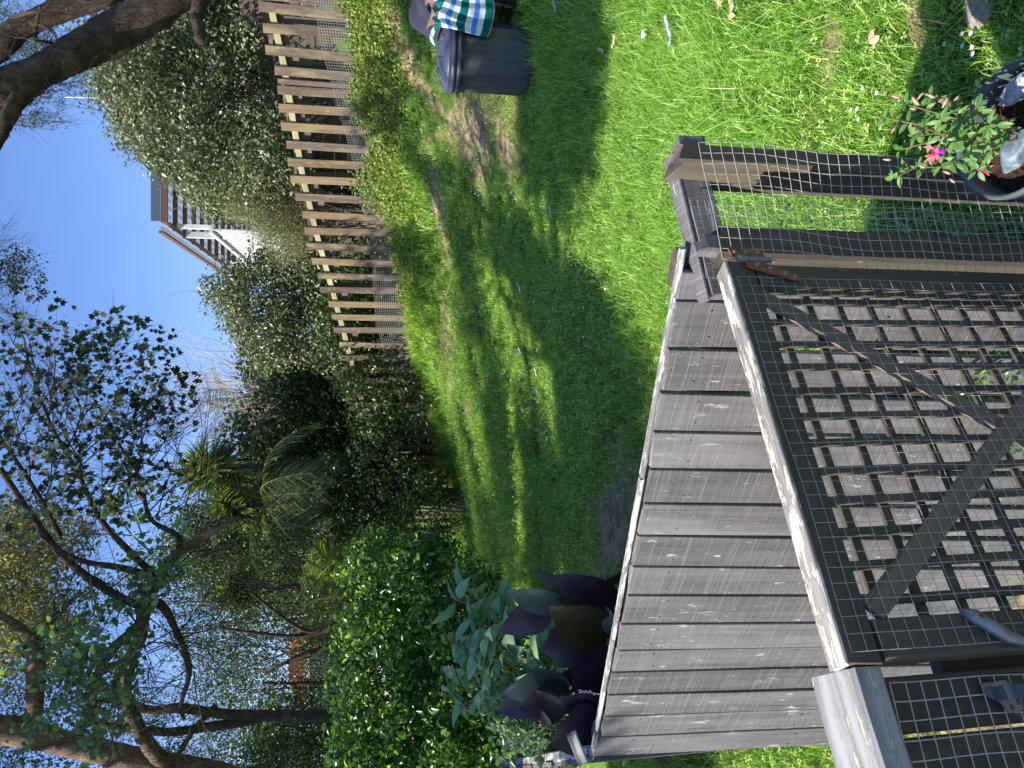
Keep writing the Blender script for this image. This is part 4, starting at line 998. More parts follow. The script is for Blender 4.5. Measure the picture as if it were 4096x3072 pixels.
# front glazing strip above the fascia
for k in range(4):
    x0 = vx0 + k * .9; bx('front_sheet', (x0 + .45, vy0 - .10, vz + .13), (.87, .03, .15), MT['sheet'], ve)
for (x, y, zb, zt_, wd, mt) in ((vx0 + .05, 14.45, 5.4, vz - .1, .08, 'winframe'), (vx0 - .0, 15.0, 3.6, vz - .12, .11, 'grey'), (vx0, 18.6, 3.6, vz - .12, .12, 'winframe'), (vx0, 21.6, 3.6, vz - .12, .12, 'winframe')):
    bx('post', (x, y, (zb + zt_) / 2), (wd, wd, zt_ - zb), MT[mt], ve)
bx('deck_floor', ((vx0 + vx1) / 2, (vy0 + vy1) / 2, 4.35), (vx1 - vx0, vy1 - vy0, .16), MT['winframe'], ve)
bx('handrail', (vx0 - .03, (14.3 + vy1) / 2, 5.38), (.12, vy1 - 14.3, .07), MT['white'], ve)
y = 14.35
while y < vy1:
    bx('baluster', (vx0 - .02, y, 4.45), (.03, .10, 1.8), MT['white'], ve); y += .19
bx('door', (4.2, 16.5, 5.0), (.9, .08, 1.9), MT['glass'], ve); bx('door_frame', (3.72, 16.45, 5.0), (.08, .1, 2.0), MT['winframe'], ve)
bx('back_wall', (6.2, 18, 4.6), (.1, 7.5, 3.6), MT['white'], ve)

# red tiled house far off
rh = thing('red_roofed_house', 'distant house with red tiled hip roof seen through the trees at the left', 'house', tuple(at(100, 300, 48)))
def rp(U, V, Y=48): return at(U, V, Y)
pk = [rp(150, 307), rp(50, 306), rp(120, 287, 52), rp(96, 288, 52), rp(44, 296, 52)]
MT['tile'] = simple('red_roof_tiles', (.42, .13, .09), .8, 0, .35, 3, 0)
b0, b1, t0, t1 = rp(152, 307), rp(36, 305), rp(122, 288, 51), rp(92, 289.5, 51)
for r_ in range(9):
    f0, f1 = r_ / 9, (r_ + 1) / 9
    L0, R0 = b0.lerp(t0, f0), b1.lerp(t1, f0); L1, R1 = b0.lerp(t0, f1), b1.lerp(t1, f1); n_ = 26
    for k in range(n_):
        a_ = L0.lerp(R0, k / n_); b_ = L0.lerp(R0, (k + .86) / n_); c_ = L1.lerp(R1, (k + .86) / n_); d_ = L1.lerp(R1, k / n_); u2 = Vector((0, -.05, .09)); m_ = (a_ + b_) / 2 + Vector((0, -.06, .1)); m2 = (d_ + c_) / 2 + Vector((0, -.02, .04))
        mb = MB(); mb.add([a_, m_, b_, c_, m2, d_], [(0, 1, 4, 5), (1, 2, 3, 4)]); mb.build('roof_tile', MT['tile'], rh) if (r_ * n_ + k) < 240 else None
mb = MB(); mb.add([b0, b1, t1, t0], [(0, 1, 2, 3)]); mb.add([b1, b1 + Vector((0, 8, 0)), t1], [(0, 1, 2)]); mb.build('roof', MT['tile'], rh)
zc = b0.z; bx('wall', ((b0.x + b1.x) / 2, 51.5, zc - 1.4), (abs(b0.x - b1.x) - .8, 6, 2.8), simple('grey_wall', (.35, .34, .32), .8), rh)
for x_ in (.2, .45, .7): bx('window', (b0.x + (b1.x - b0.x) * x_, 48.45, zc - 1.2), (1.2, .1, 1.1), MT['glass'], rh)
bx('gutter', ((b0.x + b1.x) / 2, 48.1, zc - .08), (abs(b0.x - b1.x), .15, .14), MT['winframe'], rh)
rw = thing('second_red_house', 'small glimpse of a white wall and red roof just left of the tiled house', 'house', tuple(at(45, 300, 47)))
q = at(50, 296, 46); bx('wall', (q.x, q.y, q.z - .3), (1.0, 1, 1.5), MT['white'], rw)

# ------------------------------------------------------------------ ground cover and hedges
def band(Us, V0s, V1s, Yf, n):
    pass
# creeping plants on the bank below the palings
r = np.random.default_rng(31); Uq = r.uniform(420, 800, 22000); off = r.gamma(1.5, .15, 22000)
P = []
for u_, o_ in zip(Uq, off):
    q = fhit(min(u_, 820)); o2 = min(o_, 1.1); x, y = q.x + pnv.x * o2, q.y + pnv.y * o2; P.append((x, y, o2))
P = np.array(P); hh = .56 * np.exp(-P[:, 2] * 2.2) * (.5 + .7 * np.abs(np.sin(P[:, 0] * 3.1) * np.cos(P[:, 1] * 1.7))) * np.clip((P[:, 0] - .6) / 1.5 + .35, .35, 1.2)
P[:, 2] = gz(P[:, 0], P[:, 1]) + hh * r.uniform(.1, 1, len(P)) ** .6
leaves('creeping_ground_cover', P, .038, .030, MT['lf_cover'], up_=.8, label='low bright green creeper climbing the netting at the foot of the paling fence', cat='ground cover', seed=2)
# tufts of grass at its foot
r = np.random.default_rng(32); k = 500; Uq = r.uniform(300, 620, k); xx = []; 
for u_ in Uq: q = fhit(u_); o_ = r.gamma(1.5, .12); xx.append((q.x + pnv.x * o_, q.y + pnv.y * o_))
xx = np.array(xx); zz = gz(xx[:, 0], xx[:, 1])
instancer('fence_foot_grass', [blades(24, .07, .24, .006, .9, 60 + s) for s in range(3)], np.stack([xx[:, 0], xx[:, 1], zz], -1), r.uniform(.6, 1.4, k), np.stack([r.normal(0, .2, k), r.normal(0, .2, k), r.uniform(0, 6, k)], -1), r.integers(0, 3, k), MT['grass'], 'tall grass tufts along the foot of the far fence', 'grass')

def shrub(name, label, cat, poly, Y0, Y1, nc_, per, R, ln, wd, mat, base=None, seed=1, holes=(), up_=.5, down=.0, shape=4, stems=8, stemr=.02, stemmat='twig', outb=.6, twigN=1, extra=None, zmin=None):
    r = np.random.default_rng(seed); C = vol(poly, Y0, Y1, nc_, r, holes)
    if zmin is not None: C = C[C[:, 2] > gz(C[:, 0], C[:, 1]) + zmin]
    P, d = clumps(C, per, R, r); 
    ctr = C.mean(0)
    th = thing(name, label, cat, (ctr[0], ctr[1], g1(ctr[0], ctr[1])))
    leaves('foliage', P, ln, wd, mat, th, up_=up_, down=down, out=d * outb, seed=seed, shape=shape)
    mb = MB(); RR = random.Random(seed)
    bs = Vector((ctr[0], ctr[1], g1(ctr[0], ctr[1])))
    idx = r.integers(0, len(C), stems)
    for i in idx:
        e = Vector(C[i]); s_ = bs + Vector((RR.gauss(0, .15), RR.gauss(0, .15), 0)) if base is None else Vector(base) + Vector((RR.gauss(0, .05), RR.gauss(0, .05), 0))
        mid = s_.lerp(e, .5) + Vector((RR.gauss(0, .1), RR.gauss(0, .1), .12)); pth = smooth_path([s_, mid, e], 4)
        mb.tube(pth, [stemr * (1 - .75 * j / len(pth)) for j in range(len(pth))], 5, caps=False)
        if twigN:
            for _k in range(twigN * 3): twigs(mb, pth[-1 - RR.randint(0, 3)], Vector((RR.gauss(0, 1), RR.gauss(0, 1), RR.gauss(.4, 1))), R * 1.3, stemr * .25, 1, .7, 2, 4, segs=3, rr=RR)
    mb.build('branch', MT[stemmat], th)
    return th
HEDGE = [(684, 93), (706, 104), (716, 118), (724, 150), (750, 190), (770, 205), (815, 215), (815, 262), (745, 262), (689, 280), (629, 289), (574, 305), (562, 262), (576, 222), (556, 205), (566, 205), (580, 178), (604, 152), (630, 136), (645, 116), (672, 100)]
hole = [(662, 226), (640, 218), (622, 236), (624, 262), (640, 290), (662, 288)]
shrub('tall_evergreen_hedge', 'tall glossy evergreen hedge rising above the paling fence, with a gap showing a white wall', 'hedge', HEDGE, 9.6, 12.0, 900, 70, .30, .062, .034, MT['lf_hedge'], seed=3, holes=(hole,), stems=26, stemr=.03, up_=.7, outb=1.1, twigN=1)
shrub('wild_hedge_sprays', 'loose leafy sprays sticking up from the hedge top into the sky', 'branches', [(690, 88), (700, 100), (690, 118), (660, 122), (640, 128), (608, 140), (598, 150), (614, 124), (640, 108), (672, 96)], 11, 11.6, 26, 22, .2, .07, .038, MT['lf_hedge'], seed=4, stems=20, stemr=.01, base=tuple(at(650, 160, 11.3)))
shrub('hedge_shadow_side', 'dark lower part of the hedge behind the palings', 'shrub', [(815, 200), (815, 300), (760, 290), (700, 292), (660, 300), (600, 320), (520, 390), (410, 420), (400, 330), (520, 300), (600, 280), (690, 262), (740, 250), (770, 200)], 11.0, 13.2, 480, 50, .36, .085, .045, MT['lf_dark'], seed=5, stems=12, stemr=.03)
shrub('wispy_olive_shrub', 'wispy olive green shrub with fine leaves in front of the veranda', 'shrub', [(568, 228), (588, 236), (598, 308), (546, 322), (508, 300), (518, 272), (540, 250), (552, 232)], 10.3, 11.4, 330, 80, .24, .035, .012, MT['lf_wispy'], seed=6, stems=70, stemr=.012, up_=.3, twigN=2)
shrub('leafy_pale_shrub', 'rounded pale green leafy shrub right of the bare twigs', 'shrub', [(478, 208), (496, 236), (512, 280), (530, 322), (444, 345), (405, 345), (408, 262), (430, 236), (458, 212)], 12.0, 13.6, 330, 62, .33, .075, .038, MT['lf_hedge'], seed=7, stems=22, stemr=.02, up_=.7, outb=1.0)
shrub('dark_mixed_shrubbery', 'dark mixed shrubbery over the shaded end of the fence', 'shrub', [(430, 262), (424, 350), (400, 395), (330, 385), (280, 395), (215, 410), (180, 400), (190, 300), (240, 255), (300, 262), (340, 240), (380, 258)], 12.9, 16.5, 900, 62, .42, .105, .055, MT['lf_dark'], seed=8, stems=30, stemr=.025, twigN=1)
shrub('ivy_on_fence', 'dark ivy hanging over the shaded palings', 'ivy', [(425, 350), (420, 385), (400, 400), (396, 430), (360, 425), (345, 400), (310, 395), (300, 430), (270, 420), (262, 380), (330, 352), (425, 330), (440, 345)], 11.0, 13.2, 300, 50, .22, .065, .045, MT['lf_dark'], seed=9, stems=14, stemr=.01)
shrub('dense_dark_tree_crown', 'dense small leaved tree between the two spiky cabbage trees', 'tree', [(300, 232), (296, 262), (250, 272), (262, 300), (230, 330), (190, 340), (170, 380), (196, 420), (150, 430), (120, 370), (150, 320), (168, 262), (190, 232), (212, 196), (240, 190), (270, 212)], 14.2, 17.5, 800, 62, .42, .095, .046, MT['lf_dark'], seed=10, stems=20, stemr=.035, stemmat='bark', twigN=1)
shrub('sparse_tree_over_red_roof', 'airy small leaved tree screening the red roofed house', 'tree', [(190, 225), (178, 300), (160, 345), (60, 360), (-20, 350), (-20, 240), (60, 225), (120, 240), (150, 215)], 9.5, 13, 620, 40, .36, .052, .024, MT['lf_dark'], seed=11, stems=26, stemr=.016, stemmat='bark', twigN=1, outb=.4)
shrub('leafy_tree_left_of_trunk', 'dense leafy tree behind the upright trunk at the far left', 'tree', [(44, 255), (40, 350), (-40, 370), (-40, 230), (10, 240)], 8, 10, 260, 60, .36, .055, .028, MT['lf_dark'], seed=12, stems=16, stemr=.02, stemmat='bark')
shrub('small_leaved_left_tree', 'fine leaved tree with sky showing through, above the tiled roof', 'tree', [(240, 150), (210, 200), (190, 240), (120, 262), (60, 232), (66, 200), (120, 188), (160, 172), (196, 128)], 10, 13, 300, 34, .36, .055, .024, MT['lf_dark'], seed=13, stems=22, stemr=.014, stemmat='bark', twigN=1, outb=.4)
BH = [(214, 352), (180, 340), (150, 352), (110, 338), (70, 350), (40, 336), (-30, 340), (-30, 545), (30, 552), (60, 520), (100, 520), (160, 500), (205, 480), (222, 430), (232, 395)]
shrub('bright_leafy_hedge', 'big bright green leafy hedge at the left, yellow green at its sunlit top', 'hedge', BH, 5.9, 7.4, 620, 48, .20, .06, .034, MT['lf_bright'], seed=14, stems=30, stemr=.012, up_=.5, shape=7, outb=.9)
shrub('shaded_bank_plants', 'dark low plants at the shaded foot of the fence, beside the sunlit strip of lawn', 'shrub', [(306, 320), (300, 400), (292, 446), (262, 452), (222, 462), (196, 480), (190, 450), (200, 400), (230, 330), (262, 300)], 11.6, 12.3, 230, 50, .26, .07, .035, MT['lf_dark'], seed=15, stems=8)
shrub('small_rounded_leaf_shrub', 'small shrub with rounded leaves between the canna and the corner of the fence', 'shrub', [(60, 498), (58, 552), (24, 566), (12, 540), (14, 496)], 3.3, 3.9, 60, 17, .075, .042, .024, MT['lf_vine'], seed=16, stems=12, stemr=.004, shape=7)

# bare twiggy shrub
bt = thing('bare_twiggy_shrub', 'leafless shrub of pale fanning twigs against the sky', 'shrub', tuple(at(375, 300, 13.8)))
mb = MB(); R_ = random.Random(5); bs = at(372, 300, 13.9)
for k in range(60):
    ang = R_.gauss(0, .42); d_ = Vector((sin(ang), R_.gauss(0, .25), cos(ang))); twigs(mb, bs + Vector((R_.gauss(0, .35), R_.gauss(0, .3), R_.uniform(-.3, .5))), d_, R_.uniform(1.0, 1.9), .012, 1, .28, 4, 4, grav=.02, segs=5, rr=R_)
mb.build('twigs', MT['pale_twig'], bt)

# cabbage trees and palms
def spiky(name, label, U, V, Y, Rpx, n, trunkto, seed):
    c = at(U, V, Y); R = Rpx * Y / FPX; r = np.random.default_rng(seed); th = thing(name, label, 'palm', (c.x, c.y, g1(c.x, c.y)))
    Vv = []; F = []; T = []
    for i in range(n):
        d = Vector(r.normal(size=3)).normalized(); d.z = d.z * .8 + .25; d.normalize(); L = R * r.uniform(.75, 1.1); s_ = d.cross(Vector((0, 0, 1))).normalized() * .042; b_ = len(Vv); dr = .25 * L * (1 - max(0, d.z))
        Vv += [c - s_ * .5, c + s_ * .5, c + d * L * .5 + s_ + Vector((0, 0, 0)), c + d * L * .5 - s_, c + d * L - Vector((0, 0, dr))]; F += [(b_, b_ + 1, b_ + 2), (b_, b_ + 2, b_ + 3), (b_ + 3, b_ + 2, b_ + 4)]; T += [r.uniform(0, 1)] * 5
    link('leaf_head', npmesh(np.array([list(v) for v in Vv]), F, 3, T), MT['lf_palm'], th)['kind'] = 'stuff'
    mb = MB(); mb.tube(smooth_path([Vector((c.x + trunkto, c.y, g1(c.x, c.y))), Vector((c.x + trunkto * .6, c.y, (c.z + g1(c.x, c.y)) / 2)), c], 5), .06, 8, rough=.1); mb.build('trunk', MT['bark'], th)
spiky('cabbage_tree', 'spiky cabbage tree head against the sky, the larger of the two', 298, 214, 12.7, 40, 380, .2, 1)
spiky('cabbage_tree', 'small dark spiky cabbage tree head at the left, above the palm', 176, 238, 11.5, 27, 300, .1, 2)
spiky('cabbage_tree', 'lower cabbage tree head partly hidden, just under the larger one', 262, 236, 12.6, 30, 240, .1, 3)
def frond(mb, p, d, L, droop, nl, ll, R_, wd=.02):
    pts = [Vector(p)]; dd = Vector(d).normalized(); n = 12
    for i in range(n): dd = (dd + Vector((0, 0, -droop / n * (1 + i * .12)))).normalized(); pts.append(pts[-1] + dd * L / n)
    mb.tube(pts, [.012 * (1 - .8 * i / n) for i in range(n + 1)], 4, tone=.9, caps=False)
    for k in range(nl):
        f = .12 + .88 * k / nl; i = min(int(f * n), n - 1); q = pts[i].lerp(pts[i + 1], f * n - i); tg = (pts[i + 1] - pts[i]).normalized(); s_ = tg.cross(Vector((0, 0, 1)))
        s_ = s_.normalized() if s_.length > .01 else Vector((1, 0, 0))
        for sg in (-1, 1):
            e = (s_ * sg * .9 + tg * .75 + Vector((0, 0, -.25)) + Vector((R_.gauss(0, .06), R_.gauss(0, .06), R_.gauss(0, .06)))).normalized(); l = ll * (.5 + sin(pi * f) * .7); w_ = tg * wd * .5; tn = R_.random()
            mb.add([q - w_, q + w_, q + e * l * .6 + w_ * .7 - Vector((0, 0, .04 * l)), q + e * l - Vector((0, 0, .16 * l)), q + e * l * .6 - w_ * .7 - Vector((0, 0, .04 * l))], [(0, 1, 2, 4), (4, 2, 3)], tn)
def palm(name, label, U, V, Y, fr, seed, trunk=True, tr_r=.1):
    R_ = random.Random(seed); c = at(U, V, Y); th = thing(name, label, 'palm', (c.x, c.y, g1(c.x, c.y)))
    for (dx, dy, dz, L, dr) in fr:
        mb = MB(); frond(mb, c, (dx, dy, dz), L, dr, 34, L * .26, R_); mb.build('frond', MT['lf_palm'], th)
    if trunk: mb = MB(); mb.tube([Vector((c.x, c.y, g1(c.x, c.y) - .1)), c], [tr_r * 1.2, tr_r], 9, rough=.1); mb.build('trunk', MT['bark'], th)
palm('feather_palm', 'feather palm with arching golden green fronds in the shaded corner', 268, 268, 12.5, [(.9, -.3, .4, 1.9, 1.5), (-.5, -.5, .3, 2.0, 1.7), (.2, -.8, .3, 1.8, 1.9), (.5, -.9, .5, 1.7, 1.7), (-.3, -.9, .1, 1.7, 1.6), (1, .2, .9, 2.0, 1.2), (-.9, .1, .8, 2.0, 1.3), (.4, -.4, 1.2, 1.8, 1.0), (-.3, .3, 1.1, 1.8, 1.0), (.7, -.7, -.1, 1.6, 1.6), (-.8, -.6, -.1, 1.7, 1.4)], 4)
palm('feather_palm', 'feather palm showing thin fronds against the sky beside the bare twigs', 352, 262, 14.6, [(.9, -.1, .8, 1.6, 1.1), (-.8, -.2, .9, 1.8, 1.1), (.2, -.6, 1.2, 1.5, .9), (-.3, .3, 1.5, 1.6, .8), (.6, .2, 1.5, 1.5, .8), (-1, 0, .3, 1.6, 1.4), (1, 0, .2, 1.5, 1.5)], 6)
palm('upright_fan_palm', 'upright young palm with fronds fanning skyward beside the bright hedge', 186, 395, 9.8, [(sin(a) * .5, -.15 + .1 * cos(a * 3), 1.3, 1.25, .35) for a in np.linspace(-1.4, 1.4, 9)] + [(-.8, -.2, .8, .9, 1.3), (.8, -.3, .7, .9, 1.4)], 8, tr_r=.05)

# ------------------------------------------------------------------ trees
# leaning tree at the top right
lt = thing('leaning_old_tree', 'old leaning tree with thick dark fissured trunk crossing the top right corner', 'tree', tuple(at(860, 300, 5.2)))
mb = MB(); limb(mb, [(640, -60, 5.0, 40), (662, -18, 5.0, 36), (677, 4, 5.0, 38), (696, 40, 5.05, 27), (712, 70, 5.1, 30), (729, 104, 5.2, 36), (752, 142, 5.2, 35), (785, 185, 5.2, 38), (850, 280, 5.2, 56)], 20, 8, .05); mb.build('trunk', MT['bark'], lt, smooth=True)
mb = MB(); limb(mb, [(700, -30, 5.3, 22), (722, 0, 5.3, 22), (738, 18, 5.3, 20), (752, 46, 5.3, 19), (770, 88, 5.3, 24), (800, 170, 5.2, 28)], 14, 7, .06); mb.build('limb', MT['bark'], lt, smooth=True)
mb = MB(); limb(mb, [(686, 28, 5.0, 16), (666, 16, 4.95, 15), (646, 6, 4.9, 13), (622, -6, 4.9, 11), (590, -30, 4.9, 9)], 12, 6, .08); mb.build('limb', MT['bark'], lt, smooth=True)
mb = MB(); limb(mb, [(750, 196, 5.2, 12), (738, 200, 5.15, 11), (727, 200, 5.1, 9)], 10, 4, .1); limb(mb, [(790, 205, 5.2, 14), (750, 196, 5.2, 12)], 10, 4, .1); mb.build('limb', MT['bark'], lt, smooth=True, label='broken stub pointing left')
mb = MB(); R_ = random.Random(3)
for (a_, b_) in (((718, 70), (728, 34)), ((728, 34), (762, 40)), ((706, 44), (690, 47)), ((745, 30), (735, 55)), ((733, 20), (712, 10)), ((750, 10), (757, 45)), ((690, 45), (683, 50))):
    limb(mb, [(a_[0], a_[1], 5.1, 4), ((a_[0] + b_[0]) / 2 + 2, (a_[1] + b_[1]) / 2, 5.05, 3.2), (b_[0], b_[1], 5.0, 2)], 6, 4)
    for k in range(5): twigs(mb, at(b_[0], b_[1], 5.0), Vector((R_.gauss(0, 1), R_.gauss(0, .5), R_.gauss(0, 1))), .22, .003, 2, .7, 3, 3, segs=3, rr=R_)
mb.build('twigs', MT['bark'], lt)
r = np.random.default_rng(8)
C = vol([(768, -20), (768, 30), (748, 20), (742, 50), (716, 66), (700, 60), (708, 10), (690, -10)], 5.5, 6.6, 120, r); P1, _d = clumps(C, 60, .14, r)
C = vol([(690, 34), (676, 60), (664, 52), (640, 38), (636, 20), (620, 16), (640, 4), (668, 18)], 5.3, 5.9, 24, r); C2 = C.copy(); P2, _d = clumps(C, 60, .07, r); 
leaves('foliage', np.concatenate([P1, P2]), .03, .006, MT['lf_needle'], lt, up_=0, down=.5, seed=8)
mb = MB()
for c_ in C2: twigs(mb, Vector(c_) + Vector((0, 0, .12)), Vector((.1, 0, -1)), .3, .0025, 1, .4, 3, 3, segs=3, rr=R_)
mb.build('hanging_twigs', MT['bark'], lt)

# big tree at the left
bt = thing('spreading_left_tree', 'large spreading tree with brown fissured limbs at the left edge', 'tree', tuple(at(-60, 470, 6.4)))
def L_(pts, name='limb', n=12, mat='bark2', k=6): mb = MB(); limb(mb, pts, n, k, .07); return mb.build(name, MT[mat], bt, smooth=True)
L_([(-70, 480, 6.4, 50), (-40, 300, 6.3, 40), (-12, 215, 6.2, 32), (2, 165, 6.1, 22), (14, 110, 6.1, 21), (26, 60, 6.1, 21), (36, 20, 6.1, 24), (40, -20, 6.1, 26)], 'trunk', 18)
L_([(2, 165, 6.1, 17), (24, 148, 6.0, 13), (46, 135, 5.95, 12), (75, 125, 5.9, 11), (107, 131, 5.9, 11), (132, 140, 5.85, 12), (160, 145, 5.8, 12), (190, 158, 5.8, 11), (215, 178, 5.8, 9), (238, 215, 5.8, 7), (252, 240, 5.8, 4)])
L_([(36, 30, 6.1, 16), (52, 34, 6.1, 14), (80, 35, 6.1, 15), (104, 36, 6.1, 16), (120, 36, 6.1, 14), (128, 30, 6.1, 10), (140, 46, 6.1, 6), (158, 62, 6.1, 5), (176, 80, 6.0, 4)])
L_([(104, 36, 6.1, 12), (124, 32, 6.05, 11), (138, 22, 6, 8), (150, 6, 6, 6), (160, -15, 6, 5)])
L_([(107, 131, 5.9, 9), (96, 100, 5.95, 8), (82, 96, 5.95, 8), (60, 92, 6.0, 7), (30, 98, 6.1, 8)], mat='bark')
L_([(170, 148, 5.8, 9), (160, 164, 5.8, 8), (140, 175, 5.8, 6), (117, 185, 5.8, 6), (94, 189, 5.8, 5), (63, 181, 5.8, 4), (48, 184, 5.8, 3)], mat='bark')
L_([(159, 150, 5.8, 7), (140, 135, 5.85, 8), (118, 112, 5.9, 9), (100, 100, 5.95, 9)], mat='bark')
L_([(190, 158, 5.8, 8), (200, 122, 5.8, 6), (205, 90, 5.8, 5), (214, 66, 5.8, 4), (232, 40, 5.8, 3)], mat='bark')
L_([(215, 178, 5.8, 6), (232, 178, 5.8, 5), (250, 150, 5.8, 4), (290, 140, 5.8, 3), (325, 118, 5.8, 2)], mat='bark')
L_([(190, 158, 5.8, 7), (216, 130, 5.7, 6), (250, 100, 5.7, 5), (300, 75, 5.7, 4), (345, 50, 5.6, 3), (400, 30, 5.6, 2), (430, 24, 5.6, 1.5)], mat='bark')
L_([(232, 60, 5.8, 5), (270, 40, 5.7, 4), (320, 8, 5.7, 3), (360, -20, 5.7, 3)], mat='bark')
L_([(160, 145, 5.8, 8), (176, 110, 5.9, 7), (205, 70, 5.9, 7), (230, 48, 5.9, 6), (270, 20, 5.9, 5), (300, 0, 5.9, 5)], mat='bark')
L_([(200, 200, 5.8, 5), (192, 215, 5.8, 4), (240, 195, 5.8, 4), (300, 182, 5.7, 3), (330, 190, 5.7, 2)], mat='bark') if False else None
mb = MB(); R_ = random.Random(11)
for (u_, v_, y_, dx, dz, L) in [(345, 50, 5.6, 1, .2, .45), (400, 30, 5.6, 1, .5, .3), (300, 75, 5.7, 1, -.5, .6), (300, 140, 5.8, 1, -.4, .5), (250, 100, 5.7, .8, -.7, .8), (325, 118, 5.8, 1, -.2, .4), (320, 8, 5.7, 1, -.1, .6), (270, 40, 5.7, .9, -.5, .8), (215, 178, 5.8, .4, -1, .6), (250, 150, 5.8, 1, -.8, .7), (232, 40, 5.8, 0, 1, .5), (160, 120, 5.8, -.6, -.8, .6), (130, 175, 5.8, -.2, -.8, .5), (100, 185, 5.8, .3, .8, .5), (118, 150, 5.8, .6, -.4, .6), (176, 110, 5.9, .2, -1, .6), (200, 90, 5.9, -.3, .8, .6), (140, 46, 6, .5, -.7, .6), (300, 75, 5.7, .4, .9, .6), (240, 215, 5.8, .8, -.6, .6), (270, 190, 5.8, .9, 0, .6), (60, 100, 6, -.3, -.9, .5), (90, 110, 5.9, .2, -.9, .6), (230, 150, 5.7, .8, .5, .7), (290, 110, 5.7, .8, -.9, .6), (345, 90, 5.7, .9, .3, .35)]:
    for k in range(4): twigs(mb, at(u_ + R_.gauss(0, 8), v_ + R_.gauss(0, 6), y_), Vector((dx + R_.gauss(0, .4), R_.gauss(0, .4), dz + R_.gauss(0, .4))), L, .006, 2, .55, 4, 4, segs=4, rr=R_)
mb.build('twigs', MT['bark'], bt)
r = np.random.default_rng(18)
C = vol([(256, -20), (256, 30), (236, 66), (196, 60), (150, 72), (110, 66), (100, 40), (130, 20), (112, -20)], 6.0, 7.4, 280, r); P1, _d = clumps(C, 52, .17, r)
leaves('foliage', P1, .046, .020, MT['lf_olive'], bt, up_=.3, seed=18, label='dry olive coloured fine leaves in the sun')
C = vol([(100, -20), (100, 60), (60, 60), (40, 30), (0, 60), (-20, 130), (-20, -20)], 6.6, 8.0, 150, r); P1, _d = clumps(C, 40, .2, r)
C = vol([(90, 70), (96, 110), (60, 120), (30, 230), (-10, 250), (0, 140), (40, 100), (60, 60)], 7.4, 9, 110, r); P2, _d = clumps(C, 50, .2, r)
leaves('foliage', np.concatenate([P1, P2]), .055, .014, MT['lf_needle'], bt, up_=.2, seed=19, label='dark needle like foliage')
# lobed leaves hanging against the sky
ml = []; r = np.random.default_rng(23)
PL = [(470, 25), (462, 70), (440, 90), (446, 140), (420, 160), (380, 186), (330, 178), (300, 186), (270, 160), (256, 120), (250, 60), (256, 0), (330, -5), (400, 0), (408, 24), (440, 18)]
C = vol(PL, 5.0, 6.2, 230, r); P1, _d = clumps(C, 8, .15, r)
n = len(P1); ang = r.normal(0, .5, n); dn = np.stack([r.normal(.25, .35, n), r.normal(0, .35, n), -np.ones(n)], -1); dn /= np.linalg.norm(dn, axis=1)[:, None]
nr_ = unit(n, r); nr_[:, 1] -= .6; nr_ -= dn * (nr_ * dn).sum(1)[:, None]; nr_ /= np.linalg.norm(nr_, axis=1)[:, None]; sx = np.cross(nr_, dn); Lf = (.052 * r.uniform(.6, 1.3, n))[:, None]
prof = [(0, 0), (.25, .15), (.5, .02), (.34, .36), (.48, .62), (.17, .56), (0, 1.0), (-.17, .56), (-.48, .62), (-.34, .36), (-.5, .02), (-.25, .15)]
vs = np.stack([P1 + sx * Lf * a_ + dn * Lf * b_ + nr_ * Lf * .12 * abs(a_) for a_, b_ in prof] + [P1 + dn * Lf * .4], 1).reshape(-1, 3)
f = np.arange(n)[:, None] * 13; F = np.concatenate([f + np.array([[12, i, (i + 1) % 12]]) for i in range(12)])
MT['lf_lobed'] = leafmat('dark_lobed_leaves', (.012, .022, .014), (.025, .042, .022), (.06, .09, .04), .1, .6, .15)
o = link('lobed_leaves', npmesh(vs, F, 3, np.repeat(r.uniform(0, 1, n), 13)), MT['lf_lobed'], bt); o['kind'] = 'stuff'
mb = MB(); R_ = random.Random(9)
for c_ in C[::2]: twigs(mb, Vector(c_), Vector((R_.gauss(-.5, .5), R_.gauss(0, .3), R_.gauss(.3, .6))), .35, .0022, 1, .6, 2, 3, segs=4, rr=R_)
mb.build('leaf_twigs', MT['bark'], bt)
# fine top foliage at the middle top edge
r = np.random.default_rng(24); tf = thing('overhanging_fine_spray', 'fine leaved twigs hanging into the top edge of the sky at the middle', 'branches', tuple(at(520, -30, 6)))
C = vol([(540, -30), (522, 14), (505, 30), (488, 40), (470, 30), (478, -30)], 5.8, 6.4, 50, r); P1, _d = clumps(C, 34, .09, r); leaves('foliage', P1, .028, .014, MT['lf_needle'], tf, seed=24)
mb = MB(); R_ = random.Random(13)
for k in range(26): twigs(mb, at(R_.uniform(440, 530), R_.uniform(-40, -10), 6.1), Vector((R_.gauss(-.1, .4), 0, -1)), .26, .003, 2, .5, 4, 3, segs=4, rr=R_)
mb.build('twigs', MT['twig'], tf)
